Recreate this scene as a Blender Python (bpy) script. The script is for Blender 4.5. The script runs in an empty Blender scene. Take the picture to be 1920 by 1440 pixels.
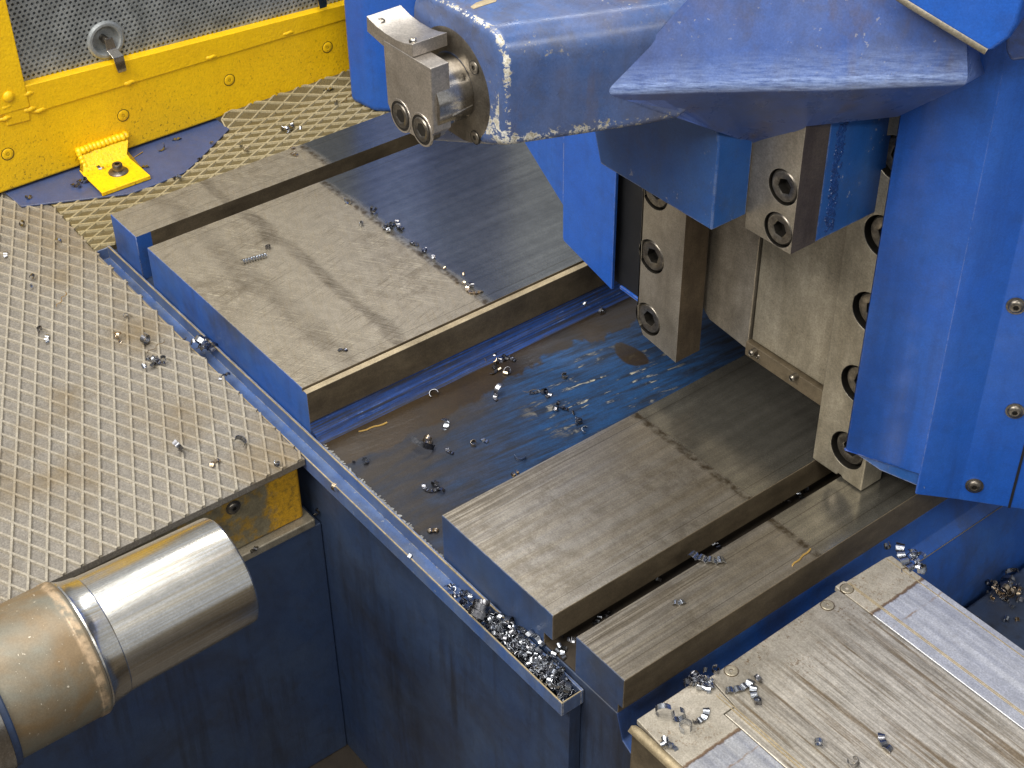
import bpy, bmesh, math, random
from mathutils import Vector, Matrix
from mathutils.geometry import tessellate_polygon
random.seed(7)
D = bpy.data
S = bpy.context.scene
COL = S.collection
PI = math.pi

# ---------------------------------------------------------------- camera, world, lights, exposure
FPX = 2889.5                                            # focal length in pixels of a 1920 wide picture
CAM = Vector((1.5803, -0.6021, 1.0))
RX = Vector((0.61735261, 0.78663396, -0.009098))
RD = Vector((0.48173632, -0.38716049, -0.78615321))
RF = Vector((-0.6219372, 0.4809509, -0.61796468))
cd = D.cameras.new('camera')
cam = D.objects.new('camera', cd)
COL.objects.link(cam)
m = Matrix((RX, -RD, -RF)).transposed().to_4x4()
m.translation = CAM
cam.matrix_world = m
cd.sensor_width = 36
cd.lens = FPX / 1920 * 36
cd.clip_start = 0.02
cd.clip_end = 60
S.camera = cam

W = D.worlds.new('World')
S.world = W
W.use_nodes = True
bg = W.node_tree.nodes['Background']
bg.inputs[0].default_value = (0.93, 0.96, 1.0, 1)
bg.inputs[1].default_value = 0.36


def area(name, loc, target, sx, sy, watts, color):
    l = D.lights.new(name, 'AREA')
    l.shape = 'RECTANGLE'
    l.size = sx
    l.size_y = sy
    l.energy = watts
    l.color = color
    o = D.objects.new(name, l)
    COL.objects.link(o)
    o.location = loc
    o.rotation_euler = (Vector(target) - Vector(loc)).to_track_quat('-Z', 'Y').to_euler()
    return o


area('ceiling_or_fill_lamp', (0.7, -2.5, 2.7), (0.55, 0.15, 0), 2.4, 0.7, 108, (1.0, 0.965, 0.91))
area('ceiling_or_fill_lamp', (0.45, -0.5, 3.3), (0.5, 0.1, 0), 2.4, 1.8, 98, (1.0, 0.97, 0.92))
area('ceiling_or_fill_lamp', (-1.3, 1.7, 3.4), (0.3, 0.2, 0), 1.6, 0.25, 26, (0.95, 0.97, 1.0))
area('ceiling_or_fill_lamp', (3.2, -0.7, 2.5), (0.2, 0.2, 0), 1.6, 0.5, 34, (1.0, 0.97, 0.92))  # added fill lamp, brightens the yellow guard, perforated sheet and shaft
S.view_settings.view_transform = 'Standard'
S.view_settings.look = 'None'
S.view_settings.exposure = 0.20
S.view_settings.gamma = 1.0


def ray(px, py):
    return RX * ((px - 960) / FPX) + RD * ((py - 720) / FPX) + RF


def U(px, py, ax=2, v=0.0):
    """world point that a photograph pixel shows when it lies on the plane axis = v"""
    d = ray(px, py)
    return CAM + d * ((v - CAM[ax]) / d[ax])


def UP(px, py, p0, n):
    d = ray(px, py)
    return CAM + d * ((Vector(p0) - CAM).dot(n) / d.dot(n))


# ---------------------------------------------------------------- material helpers
def lin(r, g, b):
    f = lambda c: (c / 255 / 12.92) if c / 255 <= .04045 else ((c / 255 + .055) / 1.055) ** 2.4
    return (f(r), f(g), f(b), 1)


class M:
    def __init__(s, name, rough=.5, metal=0.0, spec=.5):
        s.m = D.materials.new(name)
        s.m.use_nodes = True
        s.nt = s.m.node_tree
        s.b = s.nt.nodes['Principled BSDF']
        s.b.inputs['Roughness'].default_value = rough
        s.b.inputs['Metallic'].default_value = metal
        s.b.inputs['Specular IOR Level'].default_value = spec
        s.pos = s.nt.nodes.new('ShaderNodeNewGeometry').outputs['Position']

    def put(s, sock, v):
        if hasattr(v, 'is_linked') or isinstance(v, bpy.types.NodeSocket):
            s.nt.links.new(v, sock)
        else:
            sock.default_value = v

    def node(s, typ, ins=None, **attrs):
        n = s.nt.nodes.new(typ)
        for k, v in attrs.items():
            setattr(n, k, v)
        for k, v in (ins or {}).items():
            s.put(n.inputs[k], v)
        return n

    def scale(s, vec=(1, 1, 1), rot=(0, 0, 0), loc=(0, 0, 0), src=None):
        if rot != (0, 0, 0):
            src = s.node('ShaderNodeMapping', {'Vector': src or s.pos, 'Rotation': rot}).outputs[0]
            rot = (0, 0, 0)
        return s.node('ShaderNodeMapping', {'Vector': src or s.pos, 'Scale': vec, 'Rotation': rot, 'Location': loc}).outputs[0]

    def noise(s, sc, detail=4, rough=.6, vec=None, dist=0.0):
        return s.node('ShaderNodeTexNoise', {'Vector': vec or s.pos, 'Scale': sc, 'Detail': detail, 'Roughness': rough, 'Distortion': dist}).outputs[0]

    def voro(s, sc, vec=None, feature='F1'):
        return s.node('ShaderNodeTexVoronoi', {'Vector': vec or s.pos, 'Scale': sc}, feature=feature).outputs[0]

    def step(s, v, a, b, lo=0.0, hi=1.0):
        return s.node('ShaderNodeMapRange', {0: v, 1: a, 2: b, 3: lo, 4: hi}, clamp=True).outputs[0]

    def math(s, op, a, b=0.0):
        return s.node('ShaderNodeMath', {0: a, 1: b}, operation=op).outputs[0]

    def mix(s, f, a, b):
        n = s.node('ShaderNodeMix', data_type='RGBA')
        s.put(n.inputs[0], f)
        s.put(n.inputs[6], a)
        s.put(n.inputs[7], b)
        return n.outputs[2]

    def xyz(s):
        return s.node('ShaderNodeSeparateXYZ', {0: s.pos}).outputs

    def edge(s, r=.0012, lo=.02, hi=.25):
        """mask of outer edges, for wear and painted edge highlights"""
        bv = s.node('ShaderNodeBevel', {'Radius': r}, samples=4).outputs[0]
        gn = s.nt.nodes.new('ShaderNodeNewGeometry').outputs['Normal']
        d = s.node('ShaderNodeVectorMath', {0: bv, 1: gn}, operation='DOT_PRODUCT').outputs['Value']
        return s.step(d, 1 - lo, 1 - hi)

    def bump(s, h, strength=.3, dist=.001, prev=None):
        n = s.node('ShaderNodeBump', {'Strength': strength, 'Distance': dist, 'Height': h})
        if prev:
            s.put(n.inputs['Normal'], prev)
        return n.outputs[0]

    def out(s, color=None, rough=None, metal=None, normal=None, grit=.5):
        if grit and color is not None and not isinstance(color, tuple):
            g = s.node('ShaderNodeMix', data_type='RGBA', blend_type='MULTIPLY')
            s.put(g.inputs[0], grit)
            s.put(g.inputs[6], color)
            a = s.step(s.noise(620, 3, .75), .36, .64, .55, 1.25)
            b = s.step(s.noise(75, 5, .7), .38, .62, .78, 1.14)
            s.put(g.inputs[7], s.math('MULTIPLY', a, b))
            color = g.outputs[2]
        if color is not None:
            s.put(s.b.inputs['Base Color'], color)
        if rough is not None:
            s.put(s.b.inputs['Roughness'], rough)
        if metal is not None:
            s.put(s.b.inputs['Metallic'], metal)
        if normal is not None:
            s.put(s.b.inputs['Normal'], normal)
        return s.m


def band(k, v, c, w):
    """1 inside |v - c| < w"""
    return k.step(k.math('ABSOLUTE', k.math('SUBTRACT', v, c)), w, w * .4)


def mat_way(name, x0, x1, streaky, ystart):
    k = M(name)
    X, Y, Z = k.xyz()
    n1 = k.noise(14, 5)
    st = k.noise(1.0, 6, .65, k.scale((260, 7, 200)))
    st2 = k.noise(1.0, 4, .6, k.scale((90, 3.2, 90)))
    di = k.noise(1.0, 5, .7, k.scale((30, 520, 100), rot=(0, 0, .42)))
    di2 = k.noise(1.0, 5, .75, k.scale((22, 640, 100), rot=(0, 0, -.62)))
    di3 = k.noise(1.0, 5, .75, k.scale((700, 18, 100), rot=(0, 0, -.25)))
    big = k.noise(7.0, 4, .55, dist=.6)
    br_ = k.noise(60, 5, .75)
    pol = k.step(k.math('ADD', Y, k.math('MULTIPLY', k.math('SUBTRACT', n1, .5), .016)), ystart - .006, ystart + .010)
    tan = lin(158, 148, 130)
    dark = lin(80, 69, 54)
    if streaky:
        f = k.math('MULTIPLY', k.step(st, .44, .54), k.step(k.math('ADD', k.math('MULTIPLY', X, -5.0), k.math('ADD', k.math('ADD', st2, k.math('MULTIPLY', Y, -1.4)), 3.62 + (x0 - .69) * 5)), .25, .70, .22, 1))
        c = k.mix(f, tan, dark)
        c = k.mix(k.step(st2, .44, .66, 0, .65), c, lin(166, 160, 150))
        c = k.mix(k.math('MULTIPLY', k.step(big, .45, .62, 0, .4), k.step(br_, .42, .6)), c, lin(92, 80, 62))
    else:
        c = k.mix(k.step(di, .5, .72, 0, .7), tan, lin(150, 134, 104))
        c = k.mix(k.math('MULTIPLY', k.step(di2, .54, .60, 0, .85), k.step(big, .35, .55)), c, lin(204, 192, 166))
        c = k.mix(k.math('MULTIPLY', k.step(di3, .53, .60, 0, .8), k.step(n1, .35, .6)), c, lin(112, 101, 82))
        c = k.mix(k.math('MULTIPLY', k.step(big, .42, .62, 0, .6), k.step(br_, .4, .6)), c, lin(112, 100, 80))
        yy = k.math('ADD', Y, k.math('MULTIPLY', k.math('SUBTRACT', big, .5), .06))
        br = k.step(k.noise(1.0, 5, .75, k.scale((26, 420, 100), rot=(0, 0, -.5))), .36, .60, .15, 1)
        sm = k.math('MULTIPLY', k.math('MULTIPLY', band(k, yy, .128, .011), br), k.step(n1, .3, .6, .3, .85))
        sm2 = k.math('MULTIPLY', k.math('MULTIPLY', band(k, yy, .062, .020), br), k.step(n1, .35, .65, .1, .7))
        c = k.mix(k.math('MAXIMUM', sm, sm2), c, lin(84, 74, 60))
    # rubbed-up dirt line where the housing stops
    rim = k.math('MULTIPLY', band(k, Y, ystart, .006), k.step(k.noise(120, 3), .38, .62))
    pc = k.mix(k.step(st2, .35, .7), lin(172, 167, 154), lin(140, 136, 125)) if streaky else k.mix(k.step(st2, .3, .75), lin(150, 152, 151), lin(120, 123, 126))
    c = k.mix(pol, c, pc)
    c = k.mix(k.math('MULTIPLY', rim, .85), c, lin(78, 64, 44))
    # scribed lines along both long edges
    ln = k.math('MAXIMUM', band(k, X, x0 + .0135, .0006), band(k, X, x1 - .0135, .0006))
    c = k.mix(k.math('MULTIPLY', ln, .55), c, lin(88, 78, 62))
    rg = k.math('ADD', k.step(pol, 0, 1, .36 if streaky else .40, .17 if streaky else .19), k.math('MULTIPLY', k.math('SUBTRACT', st, .5), .08))
    rg = k.math('ADD', rg, k.math('MULTIPLY', n1, .08))
    me = k.step(pol, 0, 1, .78 if streaky else .62, .86 if streaky else .88)
    b = k.bump(st if streaky else di, .06, .0004)
    k.out(c, rg, me, b)
    return k.m


def mat_metal(name, c1, c2, rough=.35, metal=.9, sc=60, stretch=(1, 1, 1), spots=0.0, bump=.05, edge=0.0):
    k = M(name)
    n = k.noise(1.0, 6, .65, k.scale(tuple(sc * v for v in stretch)))
    n2 = k.noise(16, 4)
    c = k.mix(k.step(n, .35, .68), lin(*c1), lin(*c2))
    c = k.mix(k.step(n2, .45, .75, 0, .45), c, lin(*[v * .62 for v in c2]))
    if spots:
        sp = k.step(k.noise(420, 2), .62, .72, 0, spots)
        c = k.mix(sp, c, lin(70, 54, 36))
    if edge:
        c = k.mix(k.math('MULTIPLY', k.edge(.0009), edge), c, lin(215, 205, 186))
    rg = k.math('ADD', rough - .08, k.math('MULTIPLY', n, .16))
    return k.out(c, rg, metal, k.bump(n, bump, .0005))


def mat_paint(name, c1, c2, rough=.42, sc=18, wear=0.0, grain=.12, grime=(60, 52, 44), grimy=.4, chips=0.0, rub_sheen=False, attr=False, runs=.35, er=.0016):
    k = M(name)
    n = k.noise(sc, 5, .6, dist=.4)
    n2 = k.noise(5.5, 5, .62, dist=.8)
    fine = k.noise(900, 2)
    c = k.mix(k.step(n, .35, .7), lin(*c1), lin(*c2))
    c = k.mix(k.math('MULTIPLY', k.step(n2, .48, .74), grimy), c, lin(*grime))
    if runs:
        ru = k.math('MULTIPLY', k.step(k.noise(1.0, 5, .65, k.scale((55, 55, 3.5))), .5, .68), k.step(k.noise(6, 3), .38, .62, .15, 1))
        c = k.mix(k.math('MULTIPLY', ru, runs), c, lin(*[v * .72 for v in grime]))
        c = k.mix(k.math('MULTIPLY', k.step(k.noise(48, 6, .72), .52, .68), .35), c, lin(*[v * .8 + c2[i] * .2 for i, v in enumerate(grime)]))
    if chips:
        ch = k.math('MULTIPLY', k.step(k.noise(130, 3, .7), .66, .68), k.step(k.noise(9, 3), .50, .58))
        c = k.mix(k.math('MULTIPLY', ch, chips), c, lin(200, 192, 172))
    if wear:
        e = k.math('MULTIPLY', k.edge(er), k.step(k.noise(120, 4, .7), .40, .52))
        c = k.mix(k.math('MULTIPLY', e, wear), c, lin(206, 200, 186))
    if attr:
        mot = k.math('MULTIPLY', k.step(k.noise(38, 6, .7, dist=.5), .46, .66), k.step(k.noise(7, 3), .4, .6, .25, .8))
        c = k.mix(mot, c, lin(74, 76, 88))
        c = k.mix(k.step(k.noise(1.0, 4, .6, k.scale((30, 30, 9))), .58, .72, 0, .55), c, lin(92, 80, 74))
        top = k.step(k.xyz()[2], .50, .54)
        c = k.mix(k.math('MULTIPLY', top, k.step(k.noise(26, 5, .6), .5, .7, 0, .6)), c, lin(96, 88, 92))
        a = k.node('ShaderNodeAttribute', attribute_name='wear').outputs['Fac']
        rag = k.math('ADD', k.math('MULTIPLY', k.noise(120, 4, .7), .55), k.math('MULTIPLY', k.noise(430, 4, .75), .45))
        rag = k.step(rag, .38, .62, .2, .8)
        e = k.step(k.math('ADD', k.math('MULTIPLY', a, .62), k.math('SUBTRACT', rag, .5)), .42, .50)
        if rub_sheen:
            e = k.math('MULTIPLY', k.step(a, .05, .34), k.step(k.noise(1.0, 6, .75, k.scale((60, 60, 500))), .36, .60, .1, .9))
            c = k.mix(e, c, lin(150, 170, 214))  # pale blue paints a highlight on the ridge, over streaky rubbed paint
        else:
            c = k.mix(e, c, k.mix(k.step(rag, .5, .75), lin(222, 218, 204), lin(148, 140, 122)))
    rg = k.step(k.noise(40, 4), .3, .7, rough - .07, rough + .09)
    return k.out(c, rg, 0.0, k.bump(fine, grain, .0004), .3)


def mat_scuff():
    """blue step scraped and smeared lengthwise"""
    k = M('scuffed_blue_step', .4)
    st = k.noise(1.0, 6, .7, k.scale((420, 7, 420)))
    n = k.noise(70, 5, .75)
    c = k.mix(k.step(st, .42, .58), lin(30, 62, 122), lin(40, 42, 52))
    c = k.mix(k.math('MULTIPLY', k.step(st, .30, .40, 1, 0), k.step(n, .48, .58)), c, lin(150, 168, 190))
    c = k.mix(k.step(n, .62, .70, 0, .8), c, lin(58, 46, 34))
    return k.out(c, k.step(n, .3, .7, .3, .5), 0.0, k.bump(st, .3, .0005))


MATS = {}
MATS['way_scratched'] = mat_way('wide_way_top', .0962, .4420, False, .245)
MATS['way_rear'] = mat_way('narrow_way_top', 0.0, .0665, False, .273)
MATS['way_streaked'] = mat_way('streaked_way_top', .690, .857, True, .243)
MATS['way_front'] = mat_way('front_way_top', .888, .952, True, .238)
MATS['oily_steel'] = mat_metal('oily_dark_steel', (116, 103, 82), (90, 79, 62), .42, .25, 50, (1, .3, 1), bump=.03)
MATS['tan_steel'] = mat_metal('dusty_steel', (178, 162, 130), (150, 134, 104), .5, .3, 120, (1, .3, 1))
MATS['block_steel'] = mat_metal('ground_steel', (166, 157, 142), (136, 127, 112), .36, .6, 45, (1, 1, .35), edge=.5)
MATS['plate_steel'] = mat_metal('stained_steel', (176, 167, 148), (138, 129, 110), .42, .45, 38, (1, 1, .25), spots=.35, edge=.35)
MATS['side_steel'] = mat_metal('dark_brown_steel', (112, 98, 80), (82, 70, 58), .42, .5, 40, (1, 1, .25), spots=.4)
MATS['dark_bolt'] = mat_metal('blackened_bolt', (140, 133, 122), (96, 90, 82), .34, .85, 160)
MATS['hole'] = mat_metal('greasy_hole', (40, 36, 30), (22, 20, 17), .5, .2, 160)
MATS['jaw_steel'] = mat_metal('jaw_steel', (208, 200, 190), (182, 172, 160), .34, .85, 26, (1, 1, 1), edge=.45)
MATS['flange_steel'] = mat_metal('turned_steel', (128, 121, 110), (92, 85, 76), .36, .8, 40)
MATS['bright_steel'] = mat_metal('bright_steel', (222, 216, 206), (196, 188, 176), .2, 1.0, 40, (1, 6, 1))
MATS['chip_steel'] = mat_metal('chip_steel', (214, 217, 222), (138, 142, 150), .27, 1.0, 300)
MATS['chip_dark'] = mat_metal('dark_chip_steel', (168, 168, 172), (84, 84, 90), .26, 1.0, 300)
MATS['chip_tan'] = mat_metal('tan_chip_steel', (232, 212, 184), (168, 146, 118), .26, 1.0, 300)
MATS['straw'] = mat_metal('brass_sliver', (206, 170, 96), (176, 142, 76), .35, .5, 300)
MATS['blue'] = mat_paint('machine_blue', (30, 86, 178), (40, 92, 176), .42, 12, wear=.45, grimy=.3, grime=(40, 66, 120), runs=.3, er=.0020)  # edge wear widened to paint a bright highlight line along cover edges
MATS['arm_blue'] = mat_paint('worn_machine_blue', (58, 86, 136), (84, 102, 144), .29, 20, wear=0, grimy=.5, grime=(84, 82, 96), chips=.9, attr=True)
MATS['wing_blue'] = mat_paint('dull_machine_blue', (58, 86, 150), (80, 100, 152), .30, 14, wear=0, grimy=.45, grime=(84, 82, 98), chips=.3, attr=True, rub_sheen=True)
MATS['block_blue'] = mat_paint('block_blue', (28, 78, 146), (44, 88, 148), .36, 16, wear=1.0, grimy=.4, grime=(60, 70, 92), chips=.45, er=.0030)
MATS['weld_blue'] = mat_paint('weld_blue', (22, 62, 124), (30, 52, 96), .34, 60, grimy=.5, grime=(30, 36, 48), runs=0)
MATS['bed_blue'] = mat_paint('bed_blue', (32, 80, 158), (52, 88, 146), .45, 11, wear=.6, grimy=.8, grime=(52, 54, 62))
MATS['front_blue'] = mat_paint('dusty_front_blue', (46, 70, 112), (58, 76, 106), .46, 13, wear=.5, grimy=.9, grime=(54, 54, 56))
MATS['gutter_blue'] = mat_paint('gutter_blue', (66, 94, 146), (94, 110, 140), .38, 30, wear=.9, grimy=.7, grime=(70, 72, 78), chips=.3)
MATS['scuffed'] = mat_scuff()
MATS['navy'] = mat_paint('dirty_navy', (44, 60, 90), (55, 68, 90), .46, 9, wear=0, grimy=.7, grime=(42, 39, 38), grain=.2, runs=.6)
MATS['black'] = mat_paint('black_rubber', (16, 17, 20), (22, 22, 24), .6, 20, grimy=.3, grime=(30, 28, 26))
MATS['base_blue'] = mat_paint('slate_blue', (60, 76, 118), (72, 86, 124), .38, 9, wear=.3, grimy=.45, grime=(86, 84, 92))
MATS['floor'] = mat_paint('oily_floor', (58, 50, 40), (44, 38, 31), .5, 14, grimy=.5, grime=(30, 26, 22), grain=.3)


def mat_yellow():
    k = M('yellow_paint', .36)
    X, Y, Z = k.xyz()
    peel = k.noise(260, 3, .55)
    n2 = k.noise(12, 4)
    low = k.step(Z, .05, -.05)
    dirt = k.math('MULTIPLY', k.step(k.noise(210, 4, .7), .57, .65), k.math('ADD', .18, k.math('MULTIPLY', low, k.step(n2, .42, .6, .15, .8))))
    c = k.mix(k.step(n2, .35, .7), lin(248, 200, 16), lin(238, 188, 10))
    c = k.mix(dirt, c, lin(120, 88, 20))
    return k.out(c, k.step(n2, .3, .7, .34, .46), 0.0, k.bump(peel, .55, .0012), .2)


def mat_beam():
    k = M('flaking_yellow_beam', .5)
    X, Y, Z = k.xyz()
    n = k.noise(70, 5, .7)
    edge = k.math('ADD', Y, k.math('MULTIPLY', k.math('SUBTRACT', n, .5), .06))
    y = k.mix(k.step(k.noise(160, 4), .5, .68), lin(196, 148, 30), lin(140, 108, 36))
    g = k.mix(k.step(n, .35, .66), lin(128, 118, 92), lin(98, 90, 70))
    g = k.mix(k.step(k.noise(45, 4), .52, .62), g, lin(150, 118, 46))
    return k.out(k.mix(k.step(edge, -.076, -.062), g, y), .55, 0.0, k.bump(n, .4, .001))


def mat_tread(name, cell_a, cell_b, rib):
    k = M(name, .55)
    n = k.noise(500, 3, .7)
    big = k.noise(7, 4, .6)
    c = k.mix(k.step(n, .35, .68), lin(*cell_a), lin(*cell_b))
    c = k.mix(k.step(big, .47, .66, 0, .75), c, lin(*rib))
    return k.out(c, k.step(big, .35, .65, .62, .42), .12, k.bump(n, .5, .0008))


def mat_valley():
    k = M('oily_blue_floor', .3, 0.0, .35)
    X, Y, Z = k.xyz()
    st = k.noise(1.0, 6, .7, k.scale((150, 16, 100), rot=(0, 0, .12)))
    st2 = k.noise(1.0, 5, .7, k.scale((60, 10, 60), rot=(0, 0, -.1)))
    big = k.noise(9, 5, .6, dist=.7)
    blue = k.mix(k.step(st, .4, .62), lin(30, 66, 108), lin(28, 38, 54))
    gray = k.mix(k.step(st2, .4, .65), lin(52, 46, 40), lin(36, 42, 54))
    far = k.step(k.math('ADD', k.math('ADD', Y, k.math('MULTIPLY', X, .75)), k.math('MULTIPLY', k.math('SUBTRACT', big, .5), .25)), .52, .66)
    c = k.mix(far, gray, blue)
    # pale worn scratches
    dx = k.math('SUBTRACT', X, .585)
    dy = k.math('SUBTRACT', Y, .30)
    rr = k.math('SQRT', k.math('ADD', k.math('MULTIPLY', dx, dx), k.math('MULTIPLY', k.math('MULTIPLY', dy, dy), .45)))
    sc = k.math('MULTIPLY', k.step(rr, .075, .02), k.math('MULTIPLY', k.step(st, .545, .60), k.step(k.noise(60, 3), .5, .58)))
    c = k.mix(k.math('MULTIPLY', sc, .9), c, lin(190, 182, 160))
    # brown oil lying along the raised side
    ox = k.math('ADD', X, k.math('MULTIPLY', k.math('SUBTRACT', big, .5), .075))
    oil = k.step(k.math('ADD', ox, k.math('MULTIPLY', k.math('SUBTRACT', k.noise(40, 4), .5), .02)), .512, .507)
    # one separate brown patch
    bx = k.math('SUBTRACT', ox, .552)
    by = k.math('SUBTRACT', Y, .362)
    pr = k.math('SQRT', k.math('ADD', k.math('MULTIPLY', bx, bx), k.math('MULTIPLY', k.math('MULTIPLY', by, by), 3.0)))
    oil = k.math('MAXIMUM', oil, k.step(pr, .026, .022))
    c = k.mix(k.math('MULTIPLY', oil, .9), c, k.mix(k.step(big, .4, .7), lin(50, 36, 10), lin(34, 25, 8)))
    rg = k.math('SUBTRACT', k.step(st, .3, .7, .42, .60), k.math('MULTIPLY', oil, .14))
    return k.out(c, rg, .1, k.bump(st, .25, .0006))


def mat_table(name, mode):
    k = M(name)
    X, Y, Z = k.xyz()
    st = k.noise(1.0, 6, .7, k.scale((9, 300, 100)))
    st2 = k.noise(1.0, 5, .65, k.scale((5, 110, 60)))
    sp = k.noise(330, 4, .75)
    n = k.noise(22, 5)
    tan = k.mix(k.step(n, .35, .7), lin(176, 168, 154), lin(144, 137, 122))
    if mode == 'centre':
        c = k.mix(k.step(st, .42, .62, 0, .8), tan, lin(216, 208, 192))
        c = k.mix(k.step(st, .46, .36, 0, .6), c, lin(128, 116, 96))
        c = k.mix(k.step(st2, .52, .62, 0, .9), c, lin(124, 107, 82))
        c = k.mix(k.step(k.noise(1.0, 4, .6, k.scale((4, 40, 60))), .56, .68, 0, .6), c, lin(108, 100, 88))
        near = k.step(X, 1.04, 1.00)
        c = k.mix(k.math('MULTIPLY', near, .85), c, tan)
        rg, me = .40, .55
    else:
        lim = 1.024 if mode == 'right' else 1.043
        lim = k.math('ADD', lim, k.math('MULTIPLY', k.math('SUBTRACT', k.noise(160, 4), .5), .005)) 
        grey = k.mix(k.step(st2, .35, .68), lin(206, 206, 206), lin(160, 162, 170))
        e = k.step(k.math('SUBTRACT', X, lim), -.0012, .0012)
        c = k.mix(e, tan, grey)
        ln = band(k, k.math('SUBTRACT', X, lim), 0.0, .0022)
        c = k.mix(k.math('MULTIPLY', ln, .85), c, lin(96, 68, 36))
        ln2 = k.math('MULTIPLY', band(k, k.math('SUBTRACT', X, lim), .0225, .0012), k.step(k.noise(60, 3), .4, .6))
        c = k.mix(k.math('MULTIPLY', ln2, .6), c, lin(150, 112, 62))
        rg, me = k.step(e, 0, 1, .5, .34), k.step(e, 0, 1, .25, .55)
    spots = k.math('MULTIPLY', k.step(sp, .55, .63), k.step(k.noise(26, 4), .44, .60, 0, .85))
    spots = k.math('MULTIPLY', spots, k.step(X, 1.05, 1.02, .25, 1))
    c = k.mix(spots, c, lin(112, 88, 58))
    return k.out(c, rg, me, k.bump(st if mode == 'centre' else sp, .18, .0005))


def mat_shaft():
    k = M('shaft_steel')
    X, Y, Z = k.xyz()
    ang = k.node('ShaderNodeMath', {0: k.math('SUBTRACT', X, .6), 1: k.math('SUBTRACT', Z, -.0295)}, operation='ARCTAN2').outputs[0]
    vec = k.node('ShaderNodeCombineXYZ', {0: ang, 1: Y, 2: 0.0}).outputs[0]
    st = k.noise(1.0, 5, .6, k.scale((26, 3, 1), src=vec))
    st2 = k.noise(1.0, 5, .7, k.scale((60, 5, 1), src=vec))
    ring = k.noise(1.0, 4, .7, k.scale((.6, 420, 1), src=vec))
    blot = k.noise(10, 4, .6, dist=.5)
    journal = k.mix(k.step(st, .38, .66), lin(240, 240, 238), lin(220, 210, 188))
    journal = k.mix(k.step(st2, .6, .68, 0, .5), journal, lin(140, 124, 100))
    body = k.mix(k.step(blot, .44, .6), lin(120, 116, 102), lin(124, 104, 76))
    body = k.mix(k.step(k.noise(240, 3), .68, .73), body, lin(206, 196, 176))
    isj = k.step(Y, -.3365, -.3355)
    rust = k.math('MULTIPLY', band(k, Y, -.343, .0055), k.step(k.noise(120, 4), .4, .6))
    c = k.mix(isj, body, journal)
    c = k.mix(k.math('MULTIPLY', rust, .8), c, lin(190, 164, 132))
    rg = k.math('ADD', k.step(isj, 0, 1, .44, .23), k.math('MULTIPLY', k.math('SUBTRACT', st2, .5), .14))
    return k.out(c, rg, k.step(isj, 0, 1, .25, 1.0), k.bump(ring, .05, .0004), .3)


MATS['crust'] = mat_metal('pale_crust', (176, 176, 172), (120, 118, 112), .45, .2, 200)
MATS['yellow'] = mat_yellow()
MATS['beam'] = mat_beam()
MATS['tread'] = mat_tread('tread_plate_grey', (136, 130, 120), (104, 98, 90), (116, 100, 72))
MATS['tread_rib'] = mat_tread('tread_rib_grey', (166, 158, 143), (138, 130, 114), (130, 112, 82))
MATS['olive'] = mat_tread('tread_plate_olive', (112, 99, 64), (88, 77, 50), (98, 86, 58))
MATS['olive_rib'] = mat_tread('tread_rib_olive', (176, 164, 132), (146, 134, 104), (150, 138, 104))
MATS['valley'] = mat_valley()
MATS['table_centre'] = mat_table('table_centre', 'centre')
MATS['table_left'] = mat_table('table_left', 'left')
MATS['table_right'] = mat_table('table_right', 'right')
MATS['shaft'] = mat_shaft()
MATS['mesh_steel'] = mat_metal('galvanised_sheet', (176, 180, 180), (130, 134, 134), .4, .35, 30, spots=.25)
MATS['backing'] = mat_metal('grey_backing', (196, 200, 200), (92, 95, 96), .5, .1, 14)


# ---------------------------------------------------------------- mesh helpers
def tag(o, label, cat, group=None, kind=None):
    if label:
        o['label'] = label
    if cat:
        o['category'] = cat
    if group:
        o['group'] = group
    if kind:
        o['kind'] = kind
    return o


def thing(name, label, cat, loc=(0, 0, 0), group=None):
    o = D.objects.new(name, None)
    COL.objects.link(o)
    o.location = loc
    o.empty_display_size = .05
    return tag(o, label, cat, group)


def root_loc(p):
    v = Vector((0, 0, 0))
    while p is not None:
        v = v + Vector(p.location)
        p = p.parent
    return v


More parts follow.
